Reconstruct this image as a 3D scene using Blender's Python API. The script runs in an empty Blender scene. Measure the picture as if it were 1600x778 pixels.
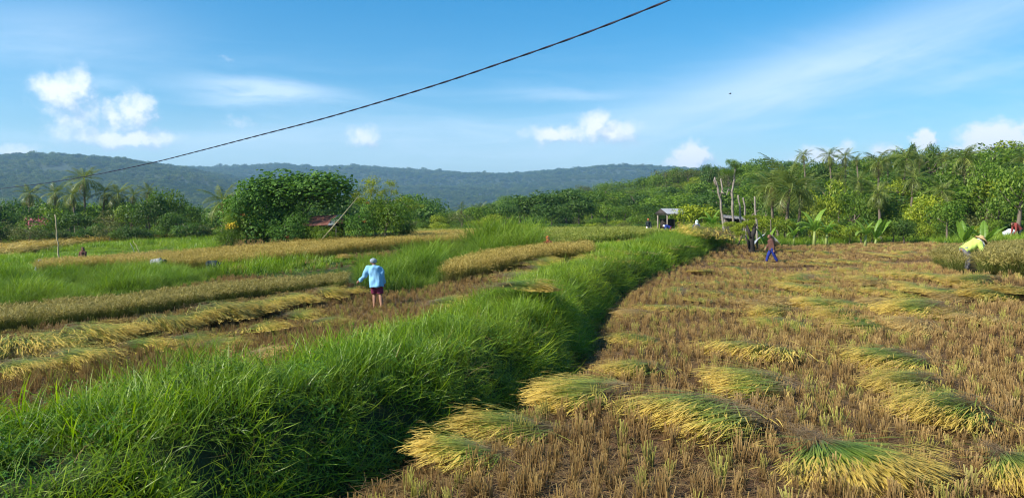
import bpy, bmesh, math, random
import numpy as np
from mathutils import Vector, Matrix, Euler, noise

random.seed(7)
RNG = np.random.default_rng(11)
R = math.radians
scene = bpy.context.scene
C = scene.collection

# ------------------------------------------------------------------ camera
CAM_Z = 2.5
F_PX = 1155.0            # focal length in pixels of a 1600 px wide frame
PITCH = math.atan(51.0 / F_PX)
cam_d = bpy.data.cameras.new('camera')
cam_d.sensor_width = 36.0
cam_d.lens = 36.0 * F_PX / 1600.0
cam_d.clip_start = 0.05
cam_d.clip_end = 60000.0
cam = bpy.data.objects.new('camera', cam_d)
C.objects.link(cam)
cam.location = (0, 0, CAM_Z)
cam.rotation_euler = (math.pi / 2 - PITCH, 0, 0)
scene.camera = cam

# ------------------------------------------------------------------ exposure and render set-up
vs = scene.view_settings
vs.view_transform = 'Standard'
vs.look = 'None'
vs.exposure = 0.72
vs.gamma = 1.0
cy = scene.cycles
cy.pixel_filter_type = 'BLACKMAN_HARRIS'
cy.filter_width = 1.15
cy.max_bounces = 5
cy.diffuse_bounces = 3
cy.glossy_bounces = 2
cy.transmission_bounces = 3
cy.transparent_max_bounces = 4
cy.volume_bounces = 1
cy.use_denoising = True
cy.caustics_reflective = False
cy.caustics_refractive = False
cy.sample_clamp_indirect = 3.0

# ------------------------------------------------------------------ sun
SUN_AZ, SUN_EL = R(-117.0), R(37.0)      # compass bearing from +Y (view direction), clockwise; elevation
sun_dir = Vector((math.sin(SUN_AZ) * math.cos(SUN_EL), math.cos(SUN_AZ) * math.cos(SUN_EL), math.sin(SUN_EL)))
sun_l = bpy.data.lights.new('sun', 'SUN')
sun_l.energy = 5.0
sun_l.angle = R(0.5)
sun_l.color = (1.0, 0.95, 0.86)
sun = bpy.data.objects.new('sun', sun_l)
C.objects.link(sun)
sun.rotation_euler = (-sun_dir).to_track_quat('-Z', 'Y').to_euler()
sun.location = (-40, -10, 60)


class N:
    """tiny expression builder for shader maths"""
    def __init__(s, nt, sock): s.nt, s.s = nt, sock
    @staticmethod
    def op(nt, kind, *a, clamp=False):
        n = nt.nodes.new('ShaderNodeMath'); n.operation = kind; n.use_clamp = clamp
        for i, v in enumerate(a):
            if isinstance(v, N): nt.links.new(v.s, n.inputs[i])
            else: n.inputs[i].default_value = float(v)
        return N(nt, n.outputs[0])
    def __add__(s, o): return N.op(s.nt, 'ADD', s, o)
    def __radd__(s, o): return N.op(s.nt, 'ADD', o, s)
    def __sub__(s, o): return N.op(s.nt, 'SUBTRACT', s, o)
    def __rsub__(s, o): return N.op(s.nt, 'SUBTRACT', o, s)
    def __mul__(s, o): return N.op(s.nt, 'MULTIPLY', s, o)
    def __rmul__(s, o): return N.op(s.nt, 'MULTIPLY', o, s)
    def __truediv__(s, o): return N.op(s.nt, 'DIVIDE', s, o)
    def f(s, kind, *a, clamp=False): return N.op(s.nt, kind, s, *a, clamp=clamp)
    def sat(s): return N.op(s.nt, 'ADD', s, 0.0, clamp=True)
    def step(s, a, b):
        n = s.nt.nodes.new('ShaderNodeMapRange'); n.interpolation_type = 'SMOOTHSTEP'
        s.nt.links.new(s.s, n.inputs[0]); n.inputs[1].default_value = a; n.inputs[2].default_value = b
        return N(s.nt, n.outputs[0])


def vec(nt, x, y, z):
    n = nt.nodes.new('ShaderNodeCombineXYZ')
    for i, v in enumerate((x, y, z)):
        if isinstance(v, N): nt.links.new(v.s, n.inputs[i])
        else: n.inputs[i].default_value = v
    return n.outputs[0]


def tex_noise(nt, v, scale, detail=4, rough=0.55, dist=0.0):
    n = nt.nodes.new('ShaderNodeTexNoise')
    n.inputs['Scale'].default_value = scale; n.inputs['Detail'].default_value = detail
    n.inputs['Roughness'].default_value = rough; n.inputs['Distortion'].default_value = dist
    if v is not None: nt.links.new(v, n.inputs['Vector'])
    return N(nt, n.outputs[0])


def mixc(nt, fac, a, b, mode='MIX'):
    n = nt.nodes.new('ShaderNodeMix'); n.data_type = 'RGBA'; n.blend_type = mode
    for k, v in ((0, fac), (6, a), (7, b)):
        if isinstance(v, N): nt.links.new(v.s, n.inputs[k])
        elif isinstance(v, bpy.types.NodeSocket): nt.links.new(v, n.inputs[k])
        elif k == 0: n.inputs[0].default_value = v
        else: n.inputs[k].default_value = (*v, 1.0)
    return n.outputs[2]


# ------------------------------------------------------------------ world: sky, cirrus and cumulus
world = bpy.data.worlds.new('World')
scene.world = world
world.use_nodes = True
wt = world.node_tree
wt.nodes.clear()
w_out = wt.nodes.new('ShaderNodeOutputWorld')
w_bg = wt.nodes.new('ShaderNodeBackground')
SKY_STRENGTH = 0.102
w_bg.inputs[1].default_value = SKY_STRENGTH
wt.links.new(w_bg.outputs[0], w_out.inputs[0])
sky = wt.nodes.new('ShaderNodeTexSky')
sky.sky_type = 'NISHITA'
sky.sun_disc = False
sky.sun_elevation = SUN_EL
sky.sun_rotation = SUN_AZ
sky.altitude = 0.0
sky.air_density = 1.0
sky.dust_density = 0.6
sky.ozone_density = 2.2
hs = wt.nodes.new('ShaderNodeHueSaturation')
hs.inputs['Saturation'].default_value = 1.55
hs.inputs['Value'].default_value = 1.0
hs.inputs['Hue'].default_value = 0.493
wt.links.new(sky.outputs[0], hs.inputs['Color'])
tc = wt.nodes.new('ShaderNodeTexCoord')
sx = wt.nodes.new('ShaderNodeSeparateXYZ')
wt.links.new(tc.outputs['Generated'], sx.inputs[0])
DX, DY, DZ = (N(wt, sx.outputs[i]) for i in range(3))
AZ = N.op(wt, 'ARCTAN2', DX, DY)                 # radians, 0 ahead, + to the right
EL = DZ.f('ARCSINE')


def px2ang(px, py):
    a = (px - 800.0) / F_PX; b = -(py - 389.0) / F_PX
    v = Vector((a, math.cos(PITCH) + b * math.sin(PITCH), -math.sin(PITCH) + b * math.cos(PITCH))).normalized()
    return math.atan2(v.x, v.y), math.asin(v.z)


# cumulus blobs: bearing and height of the centre, half sizes in radians, strength
CUM = [(100, 146, 40, 34, 1.05), (122, 186, 50, 46, .80), (215, 178, 24, 30, .95), (182, 182, 30, 26, .85), (195, 217, 62, 18, 1.05), (160, 205, 66, 34, .68),
       (25, 235, 40, 14, .8), (375, 192, 26, 14, .55), (568, 212, 32, 20, .85), (925, 192, 36, 24, 1.05), (955, 208, 54, 22, .95), (870, 212, 56, 16, 1.0),
       (965, 212, 60, 18, .6), (1085, 247, 26, 22, 1.45), (1060, 250, 26, 10, .8), (1290, 245, 46, 18, 1.0), (1380, 235, 26, 14, .9), (1443, 222, 15, 16, 1.3),
       (1560, 222, 42, 24, 1.4), (1600, 235, 60, 26, 1.2), (1500, 240, 30, 12, 1.0), (785, 215, 34, 7, .4), (740, 226, 14, 6, .3), (355, 90, 14, 4, .5), (332, 87, 6, 6, .4)]
blobs = [(*px2ang(a, b), c * 1.15 / F_PX, d * 1.2 / F_PX, s) for a, b, c, d, s in CUM]
rb = random.Random(5)
for k in range(16):                               # the same fair-weather clouds all round the compass
    a = R(48) + k * R(264) / 16 + rb.uniform(-.05, .05)
    for j in range(2):
        blobs.append((a if a < math.pi else a - 2 * math.pi, rb.uniform(.10, .22), rb.uniform(.04, .08), rb.uniform(.015, .03), rb.uniform(.7, 1.1)))

grp = bpy.data.node_groups.new('cloud_field', 'ShaderNodeTree')
grp.interface.new_socket('az', in_out='INPUT', socket_type='NodeSocketFloat')
grp.interface.new_socket('el', in_out='INPUT', socket_type='NodeSocketFloat')
grp.interface.new_socket('v', in_out='OUTPUT', socket_type='NodeSocketFloat')
gi = grp.nodes.new('NodeGroupInput'); go = grp.nodes.new('NodeGroupOutput')
ga, ge = N(grp, gi.outputs[0]), N(grp, gi.outputs[1])
p0 = vec(grp, ga, ge, 0.0)
n1 = tex_noise(grp, p0, 26.0, 5, .6); n2 = tex_noise(grp, vec(grp, ga + 7.3, ge, 2.0), 26.0, 5, .6)
ga = ga + (n1 - .5) * .075; ge = ge + (n2 - .5) * .042
tot = None
for (a, e, w, h, s) in blobs:
    du = (ga - a) / w; dv = (ge - e) / h
    g = N.op(grp, 'EXPONENT', (du * du + dv * dv) * -1.1) * s
    tot = g if tot is None else tot.f('MAXIMUM', g) + g * 0.0
billow = tex_noise(grp, p0, 70.0, 5, .6)
val = (tot + (billow - .5) * .75 * tot.f('MINIMUM', 1.0).f('POWER', .6))
grp.links.new(val.s, go.inputs[0])


def field(a, e):
    n = wt.nodes.new('ShaderNodeGroup'); n.node_tree = grp
    wt.links.new(a.s, n.inputs[0]); wt.links.new(e.s, n.inputs[1])
    return N(wt, n.outputs[0])


c0 = field(AZ, EL)
c1 = field(AZ - 0.012, EL + 0.014)                # the same field a little nearer the sun: thicker there = self-shaded
dens = c0.step(.28, 1.05) * .90
lit = (0.36 + (c0 - c1) * 1.9 + c0 * .30).sat()
# cirrus, thin and streaked, on a plane high above
ezs = EL.f('MAXIMUM', 0.0) + .22
cu = DX / (DZ.f('MAXIMUM', .0) + .16); cv = DY / (DZ.f('MAXIMUM', .0) + .16)
st = vec(wt, cu * .35 + cv * .25, cv * 1.5 - cu * .55, 0.0)
ci = tex_noise(wt, st, 1.05, 6, .6, .5)
ci_f = tex_noise(wt, st, 6.0, 5, .65, 1.2)
cirrus = (ci * .75 + ci_f * .25).step(.50, .74) * .50 * EL.step(-.02, .10)
low = tex_noise(wt, vec(wt, AZ * 5.0, EL * 38.0, 3.0), 1.0, 6, .6, .6)
veil = low.step(.40, .75) * .50 * (1.0 - EL.step(.05, .26))
# one broad veil that climbs to the right, one bright streak left of centre, as wind-drawn ice cloud


def streak(px, py, ang, lu, lv, s, sharp=1.0):
    a, e = px2ang(px, py)
    ca, sa = math.cos(ang), math.sin(ang)
    u = (AZ - a) * ca + (EL - e) * sa; v = (EL - e) * ca - (AZ - a) * sa
    w = tex_noise(wt, vec(wt, u * 9.0, v * 48.0, px * .01), 1.0, 6, .62, .4)
    u = u / lu; v = (v + (w - .5) * .03) / lv
    return (N.op(wt, 'EXPONENT', (u * u + v * v) * -1.0) * s * (.35 + w * 1.3)).sat()


st_sum = streak(1330, 95, .27, .34, .042, .62) + streak(1150, 150, .2, .22, .03, .3) + streak(420, 140, -.05, .085, .011, 1.1) + streak(370, 155, .05, .06, .008, .5) + streak(880, 148, .03, .075, .008, .45) \
    + streak(60, 55, .15, .12, .04, .38) + streak(640, 205, .02, .22, .020, .42) + streak(1530, 118, .15, .07, .008, .35) + streak(330, 218, .1, .13, .012, .38) + streak(160, 132, 0, .03, .006, .3) \
    + streak(650, 240, 0.0, .4, .022, .35)
col = mixc(wt, (cirrus * .36 + st_sum * 1.0).sat() * .70, hs.outputs[0], (5.9, 7.0, 8.0))
col = mixc(wt, veil * .55, col, (5.6, 7.1, 8.4))
cl = mixc(wt, lit, (4.0, 4.8, 6.0), (8.3, 8.2, 8.1))
col = mixc(wt, dens, col, cl)
wt.links.new(col, w_bg.inputs[0])

# ------------------------------------------------------------------ projecting between the frame and the place
def ray(px, py):
    a = (px - 800.0) / F_PX; b = -(py - 389.0) / F_PX
    return np.array([a, math.cos(PITCH) + b * math.sin(PITCH), -math.sin(PITCH) + b * math.cos(PITCH)])


def at(px, py, d):
    r = ray(px, py); r = r * (d / r[1])
    return np.array([r[0], r[1], r[2] + CAM_Z])


def to_px(x, y, z):
    z = z - CAM_Z
    dep = y * math.cos(PITCH) - z * math.sin(PITCH)
    up = y * math.sin(PITCH) + z * math.cos(PITCH)
    dep = np.maximum(dep, 1e-3)
    return 800 + F_PX * x / dep, 389 - F_PX * up / dep


# ------------------------------------------------------------------ the lie of the land
CTRL = [(0, 640, 10.5), (0, 600, 12.5), (300, 590, 13), (0, 540, 16.7), (300, 500, 20.5), (0, 470, 27), (200, 430, 38), (100, 400, 60), (30, 388, 90), (320, 372, 95),
        (500, 387, 50), (585, 482, 24), (440, 440, 31), (700, 430, 32), (850, 402, 38), (640, 368, 95), (900, 360, 110), (1013, 370, 72), (1100, 370, 62),
        (1165, 385, 52), (1205, 413, 40), (1300, 378, 78), (1450, 380, 62), (1520, 428, 24), (1592, 372, 58), (1600, 600, 11), (1320, 740, 7.2), (700, 690, 8.2),
        (935, 560, 13), (1050, 480, 20.3), (985, 455, 25), (1250, 470, 22), (1250, 372, 90), (400, 760, 6.8), (1400, 520, 15.2), (1200, 355, 120), (1550, 350, 100), (-300, 640, 10.5), (-300, 392, 90), (1900, 420, 24), (1900, 620, 10)]


def warp(x, y):
    az = np.clip(np.arctan2(x, np.maximum(y, -1e9)), -0.95, 0.95) * 2.0
    r = np.clip(np.hypot(x, y), 6.0, 140.0)
    return az, np.log(r)


_P = np.array([at(*c) for c in CTRL])
_U = np.stack(warp(_P[:, 0], _P[:, 1]), 1)


def _k(d2): return np.where(d2 > 1e-12, d2 * np.log(np.maximum(d2, 1e-12)), 0.0) * .5


_n = len(_P)
_A = np.zeros((_n + 3, _n + 3))
_A[:_n, :_n] = _k(((_U[:, None] - _U[None]) ** 2).sum(-1)) + np.eye(_n) * .02
_A[:_n, _n] = 1; _A[:_n, _n + 1:] = _U
_A[_n, :_n] = 1; _A[_n + 1:, :_n] = _U.T
_W = np.linalg.solve(_A, np.concatenate([_P[:, 2], np.zeros(3)]))

FOOT_Y = np.array([-20, 0, 6.56, 8.2, 10.2, 13, 16, 19, 24.7, 33.2, 43, 56, 70.])
FOOT_X = np.array([-9.0, -3.6, -1.45, -.71, .44, 1.52, 2.1, 2.55, 3.96, 7.5, 11.6, 16.8, 22.])
HILL_PX = np.array([-3000, 560, 690, 800, 900, 1000, 1080, 1150, 1250, 1400, 1600, 2000, 5000.])
HILL_RC = np.array([500, 500, 450, 400, 360, 330, 300, 285, 230, 190, 165, 150, 150.])
HILL_R0 = np.array([300, 300, 230, 170, 150, 135, 125, 118, 95, 85, 75, 65, 60.])
HILL_PY = np.array([348, 348, 340, 326, 315, 302, 290, 290, 293, 290, 288, 285, 285.])


def sstep(t):
    t = np.clip(t, 0, 1)
    return t * t * (3 - 2 * t)


def foot_off(x, y):
    return (np.interp(y, FOOT_Y, FOOT_X) - x) * .90      # + = left of the bank's right-hand foot


def bank_mask(x, y):
    u = foot_off(x, y)
    near = sstep((7.4 - y) / 1.3)
    right = sstep((u - .45) / .75)
    left = 1 - sstep((u - 2.35) / 1.1)
    left = np.maximum(left, near)
    return right * left * (1 - sstep((y - 56) / 6.))


BUND = np.array([at(a, b, 2.85 * F_PX / (b - 338) * 1.0)[:2] for a, b in [(-500, 600), (-30, 566), (60, 552), (150, 534), (258, 514), (352, 496), (430, 480), (515, 464), (565, 456), (700, 436)]])


def bund(x, y):
    """low earth bund the long row of sheaves lies on"""
    d = np.full(len(x), 99.0)
    for (ax, ay), (bx, by) in zip(BUND[:-1], BUND[1:]):
        ex, ey = bx - ax, by - ay
        t = np.clip(((x - ax) * ex + (y - ay) * ey) / (ex * ex + ey * ey), 0, 1)
        d = np.minimum(d, np.hypot(x - ax - t * ex, y - ay - t * ey))
    return np.exp(-(d / .55) ** 2)


def ground(x, y):
    x = np.asarray(x, float); y = np.asarray(y, float)
    sh = x.shape
    x = x.ravel(); y = y.ravel()
    out = np.zeros(len(x))
    for s in range(0, len(x), 20000):
        xs, ys = x[s:s + 20000], y[s:s + 20000]
        u, v = warp(xs, ys)
        d2 = (u[:, None] - _U[None, :, 0]) ** 2 + (v[:, None] - _U[None, :, 1]) ** 2
        out[s:s + 20000] = _k(d2) @ _W[:_n] + _W[_n] + _W[_n + 1] * u + _W[_n + 2] * v
    r = np.hypot(x, y)
    back = sstep((-y) / 8.0)
    out = out * (1 - back)
    # valley beyond the fields, on the left and ahead
    px = 800 + F_PX * np.tan(np.clip(np.arctan2(x, np.maximum(y, 1e-3)), -1.3, 1.3))
    out = out + .26 * bund(x, y)
    vall = sstep((r - 120) / 400.)
    out = out * (1 - vall) + (-6.0) * vall
    rc = np.interp(px, HILL_PX, HILL_RC); r0 = np.interp(px, HILL_PX, HILL_R0); hp = np.interp(px, HILL_PX, HILL_PY)
    zc = CAM_Z + (338 - hp) * rc / F_PX
    t = sstep((r - r0) / (rc - r0))
    w = sstep((px - 620) / 200.) * (y > 0)
    tt = t * (1 - .75 * sstep((r - rc * 1.3) / (rc * 1.5)))
    out = out * (1 - w) + w * (out * (1 - t) + zc * tt)
    m = bank_mask(x, y)
    u = foot_off(x, y)
    lump = .5 + .5 * np.sin(y * .83 + 1.0) * np.sin(y * .37 + x * .9 + 2.0)
    out = out + m * (.54 + .24 * lump) * (1 - .55 * sstep((u - 3.0) / 3.0)) - .48 * np.exp(-((u - .30) / .40) ** 2) * (y < 30) * sstep((32 - y) / 8) * (y > 0)
    # furrows, clods and hummocks
    out = out + .035 * np.sin(x * 1.7 + np.sin(y * .9)) * np.sin(y * 1.3 + x * .6) * (r < 150)
    return out.reshape(sh)


def gp(px, py, dmax=900.0):
    r = ray(px, py)
    d = np.geomspace(2.0, dmax, 700)
    X = r[0] / r[1] * d; Y = d; Z = CAM_Z + r[2] / r[1] * d
    h = ground(X, Y)
    below = np.nonzero(Z < h)[0]
    if len(below) == 0: i = len(d) - 1
    else: i = below[0]
    lo, hi = d[max(i - 1, 0)], d[i]
    for _ in range(14):
        m = .5 * (lo + hi)
        if CAM_Z + r[2] / r[1] * m < ground(r[0] / r[1] * m, m): hi = m
        else: lo = m
    m = .5 * (lo + hi)
    x = r[0] / r[1] * m
    return np.array([x, m, float(ground(x, m))])


def on_ground(px, d):
    x = (px - 800.0) / F_PX * d
    return np.array([x, d, float(ground(x, d))])


def in_poly(poly, x, y):
    p = np.array(poly, float); inside = np.zeros(np.shape(x), bool)
    j = len(p) - 1
    for i in range(len(p)):
        xi, yi, xj, yj = p[i, 0], p[i, 1], p[j, 0], p[j, 1]
        c = ((yi > y) != (yj > y)) & (x < (xj - xi) * (y - yi) / (yj - yi + 1e-12) + xi)
        inside ^= c
        j = i
    return inside


# zones of the fields: outlines of where plants are rooted
Z_STRIP = [(-500, 565), (0, 524), (200, 501), (350, 477), (450, 463), (535, 452), (545, 443), (350, 460), (200, 482), (0, 502), (-500, 535)]
Z_TALL = [(-500, 520), (0, 484), (100, 476), (230, 462), (330, 444), (345, 436), (330, 426), (230, 430), (100, 434), (0, 440), (-500, 455)]
Z_GREEN = [(-500, 455), (0, 442), (100, 436), (230, 432), (330, 426), (345, 436), (420, 434), (560, 412), (560, 400), (470, 411), (400, 421), (280, 424), (345, 404), (340, 376), (250, 380), (130, 388), (70, 396), (0, 408), (-500, 425)]
Z_GOLDFAR = [(-500, 424), (0, 407), (70, 394), (130, 386), (335, 373), (320, 367), (70, 386), (0, 396), (-500, 408)]
Z_RICE = [(270, 424), (400, 421), (470, 411), (560, 399), (640, 391), (720, 385), (770, 375), (760, 368), (640, 376), (540, 384), (450, 394), (345, 404)]
Z_BUSHY = [(545, 446), (575, 461), (620, 462), (655, 456), (690, 446), (705, 428), (860, 402), (860, 388), (760, 388), (650, 402), (560, 414), (420, 434)]
Z_GOLD = [(690, 447), (780, 430), (850, 413), (925, 407), (920, 396), (850, 402), (760, 413), (702, 428)]
Z_FARRICE = [(860, 394), (1000, 374), (1060, 368), (1170, 364), (1150, 356), (1000, 358), (900, 364), (640, 367), (640, 376), (760, 368), (860, 376)]
Z_ROW = [(900, 400), (960, 395), (1065, 381), (1065, 375), (960, 386), (900, 391)]
Z_RIGHTRICE = [(1462, 418), (1500, 431), (1600, 436), (1900, 450), (1900, 400), (1600, 394), (1500, 396)]
Z_CUT = [(150, 402), (250, 393), (310, 385), (318, 390), (250, 402), (160, 410)]
Z_RICE2 = [(60, 432), (170, 424), (262, 424), (345, 404), (270, 409), (170, 417), (60, 424)]
ZONES = [('cut', Z_CUT), ('rice', Z_RICE2), ('strip', Z_STRIP), ('tall', Z_TALL), ('gold', Z_GOLD), ('row', Z_ROW), ('bushy', Z_BUSHY), ('rice', Z_RICE), ('green', Z_GREEN), ('goldfar', Z_GOLDFAR), ('farrice', Z_FARRICE), ('rightrice', Z_RIGHTRICE)]
FIELD_EDGE = ([-400, 1165, 1240, 1300, 1420, 1500, 1600, 2400], [378, 384, 386, 384, 380, 384, 390, 400])


def zone_of(x, y, z):
    px, py = to_px(x, y, z)
    out = np.full(len(x), 'stubble_l', dtype='<U10')
    right = foot_off(x, y) < -0.05
    out[right] = 'stubble_r'
    edge = np.interp(px, *FIELD_EDGE)
    out[right & (py < edge)] = 'verge'
    r = np.hypot(x, y)
    for name, poly in ZONES:
        m = in_poly(poly, px, py) & (~right if name != 'rightrice' else right)
        if name in ('tall', 'strip', 'green'): m &= y > 12
        m &= (out == 'stubble_l') | (out == 'stubble_r')
        out[m] = name
    out[(out == 'stubble_l') & ((py < 374) | (y < 2))] = 'verge'
    u = foot_off(x, y)
    bk = (bank_mask(x, y) > .04) & (u > .5)
    out[bk & (y < 58)] = 'bank'
    out[(r > 85) & ((out == 'stubble_l') | (out == 'green'))] = 'verge'
    return out


# ------------------------------------------------------------------ objects and meshes
def link(o, parent=None):
    C.objects.link(o)
    if parent is not None: o.parent = parent
    return o


def tag(o, label=None, cat=None, group=None, kind=None):
    if label: o['label'] = label
    if cat: o['category'] = cat
    if group: o['group'] = group
    if kind: o['kind'] = kind
    return o


def empty(name, loc, rz=0.0, s=1.0):
    o = bpy.data.objects.new(name, None)
    o.empty_display_size = .2
    o.location = loc; o.rotation_euler = (0, 0, rz); o.scale = (s, s, s) if not hasattr(s, '__len__') else s
    return link(o)


def mesh_np(name, V, Fq, mat=None, attrs=None, smooth=False):
    """V (n,3); Fq list of int arrays (k,3) or (k,4); attrs: name -> float per vertex"""
    me = bpy.data.meshes.new(name)
    V = np.asarray(V, np.float32)
    Fl = [np.asarray(f, np.int32) for f in (Fq if isinstance(Fq, list) else [Fq]) if len(f)]
    nl = sum(f.size for f in Fl); nf = sum(len(f) for f in Fl)
    me.vertices.add(len(V)); me.vertices.foreach_set('co', V.ravel())
    me.loops.add(nl); me.loops.foreach_set('vertex_index', np.concatenate([f.ravel() for f in Fl]))
    me.polygons.add(nf)
    tot = np.concatenate([np.full(len(f), f.shape[1], np.int32) for f in Fl])
    st = np.concatenate([[0], np.cumsum(tot)[:-1]]).astype(np.int32)
    me.polygons.foreach_set('loop_start', st)
    me.polygons.foreach_set('loop_total', tot)
    if smooth: me.polygons.foreach_set('use_smooth', np.ones(nf, bool))
    for k, a in (attrs or {}).items():
        a = np.asarray(a, np.float32)
        if a.ndim == 1:
            at_ = me.attributes.new(k, 'FLOAT', 'POINT'); at_.data.foreach_set('value', a)
        else:
            at_ = me.attributes.new(k, 'FLOAT_COLOR', 'POINT')
            at_.data.foreach_set('color', np.concatenate([a, np.ones((len(a), 1), np.float32)], 1).ravel())
    if mat is not None: me.materials.append(mat)
    me.update(calc_edges=True)
    me.validate()
    return me


class MB:
    """collects shapes into one mesh"""
    def __init__(s): s.V = []; s.F3 = []; s.F4 = []; s.n = 0
    def add(s, V, F3=(), F4=()):
        V = np.asarray(V, float); s.V.append(V)
        if len(F3): s.F3.append(np.asarray(F3, int) + s.n)
        if len(F4): s.F4.append(np.asarray(F4, int) + s.n)
        s.n += len(V); return s
    def box(s, c, size, rot=None):
        h = np.array(size) / 2.
        V = np.array([[x, y, z] for x in (-1, 1) for y in (-1, 1) for z in (-1, 1)]) * h
        if rot is not None: V = V @ np.array(Euler(rot).to_matrix()).T
        return s.add(V + np.array(c), F4=[[0, 1, 3, 2], [4, 6, 7, 5], [0, 4, 5, 1], [2, 3, 7, 6], [0, 2, 6, 4], [1, 5, 7, 3]])
    def tube(s, pts, rad, seg=8, cap=True, wob=0.0, seed=0):
        rg = np.random.default_rng(seed)
        pts = np.asarray(pts, float); n = len(pts)
        rad = np.full(n, rad, float) if np.isscalar(rad) else np.asarray(rad, float)
        V = []
        prev = None
        for i in range(n):
            t = pts[min(i + 1, n - 1)] - pts[max(i - 1, 0)]; t = t / (np.linalg.norm(t) + 1e-9)
            if prev is None:
                a = np.array([1., 0, 0]) if abs(t[0]) < .8 else np.array([0, 1., 0])
            else: a = prev
            a = a - t * a.dot(t); a /= np.linalg.norm(a); b = np.cross(t, a); prev = a
            th = np.arange(seg) * 2 * math.pi / seg
            rr = rad[i] * (1 + wob * rg.uniform(-1, 1, seg))
            V.append(pts[i] + (np.cos(th) * rr)[:, None] * a + (np.sin(th) * rr)[:, None] * b)
        V = np.concatenate(V); F4 = []; F3 = []
        for i in range(n - 1):
            for k in range(seg):
                k2 = (k + 1) % seg
                F4.append([i * seg + k, i * seg + k2, (i + 1) * seg + k2, (i + 1) * seg + k])
        if cap:
            V = np.concatenate([V, pts[:1], pts[-1:]]); a, b = len(V) - 2, len(V) - 1
            for k in range(seg):
                k2 = (k + 1) % seg
                F3.append([a, k2, k]); F3.append([b, (n - 1) * seg + k, (n - 1) * seg + k2])
        return s.add(V, F3, F4)
    def ball(s, c, r, sub=2, rot=None):
        bm = bmesh.new(); bmesh.ops.create_icosphere(bm, subdivisions=sub, radius=1.0)
        V = np.array([v.co[:] for v in bm.verts]); F = [[v.index for v in f.verts] for f in bm.faces]; bm.free()
        V = V * np.array(r if hasattr(r, '__len__') else (r, r, r))
        if rot is not None: V = V @ np.array(Euler(rot).to_matrix()).T
        return s.add(V + np.array(c), F3=F)
    def mesh(s, name, mat=None, smooth=True):
        fs = []
        if s.F3: fs.append(np.concatenate(s.F3))
        if s.F4: fs.append(np.concatenate(s.F4))
        return mesh_np(name, np.concatenate(s.V), fs, mat, smooth=smooth)
    def build(s, name, mat, parent=None, smooth=True):
        return link(bpy.data.objects.new(name, s.mesh(name, mat, smooth)), parent)


def remeshed(mb, name, mat, voxel, parent=None, smooth_it=4, wrinkle=0.0, wscale=9.0):
    """one continuous skin around the collected shapes"""
    me0 = mb.mesh(name, mat)
    o = bpy.data.objects.new(name, me0)
    C.objects.link(o)
    m = o.modifiers.new('r', 'REMESH'); m.mode = 'VOXEL'; m.voxel_size = voxel; m.use_smooth_shade = True
    if smooth_it:
        m2 = o.modifiers.new('s', 'SMOOTH'); m2.iterations = smooth_it; m2.factor = .5
    dg = bpy.context.evaluated_depsgraph_get()
    me = bpy.data.meshes.new_from_object(o.evaluated_get(dg))
    bpy.data.objects.remove(o); bpy.data.meshes.remove(me0)
    if wrinkle:
        n = len(me.vertices); co = np.empty(n * 3, np.float32); me.vertices.foreach_get('co', co); co = co.reshape(-1, 3)
        no = np.empty(n * 3, np.float32); me.vertex_normals.foreach_get('vector', no); no = no.reshape(-1, 3)
        w = np.array([noise.noise(Vector((c[0] * wscale, c[1] * wscale, c[2] * wscale * .55))) for c in co.tolist()], np.float32)
        co += no * (w * wrinkle)[:, None]
        me.vertices.foreach_set('co', co.ravel())
    me.materials.clear(); me.materials.append(mat)
    me.polygons.foreach_set('use_smooth', np.ones(len(me.polygons), bool))
    me.update()
    return link(bpy.data.objects.new(name, me), parent)


# ------------------------------------------------------------------ materials
def new_mat(name):
    m = bpy.data.materials.new(name); m.use_nodes = True
    nt = m.node_tree
    bs = nt.nodes['Principled BSDF']
    return m, nt, bs


def plain(name, col, rough=.8, var=.25, scale=8.0, bump=.0, metal=0.0, spec=.3):
    m, nt, bs = new_mat(name)
    tcn = nt.nodes.new('ShaderNodeTexCoord')
    n = tex_noise(nt, tcn.outputs['Object'], scale, 5, .6)
    c = mixc(nt, n, tuple(v * (1 - var) for v in col), tuple(min(1, v * (1 + var)) for v in col))
    nt.links.new(c, bs.inputs['Base Color'])
    bs.inputs['Roughness'].default_value = rough; bs.inputs['Metallic'].default_value = metal
    bs.inputs['Specular IOR Level'].default_value = spec
    if bump:
        b = nt.nodes.new('ShaderNodeBump'); b.inputs['Strength'].default_value = bump; b.inputs['Distance'].default_value = .02
        n2 = tex_noise(nt, tcn.outputs['Object'], scale * 4, 4, .6)
        nt.links.new(n2.s, b.inputs['Height']); nt.links.new(b.outputs[0], bs.inputs['Normal'])
    return m


def ramp(nt, fac, stops):
    r = nt.nodes.new('ShaderNodeValToRGB')
    nt.links.new(fac.s if isinstance(fac, N) else fac, r.inputs[0])
    e = r.color_ramp.elements
    while len(e) < len(stops): e.new(.5)
    for k, (p, c) in enumerate(stops):
        e[k].position = p; e[k].color = (*c, 1)
    return r.outputs[0]


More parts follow.
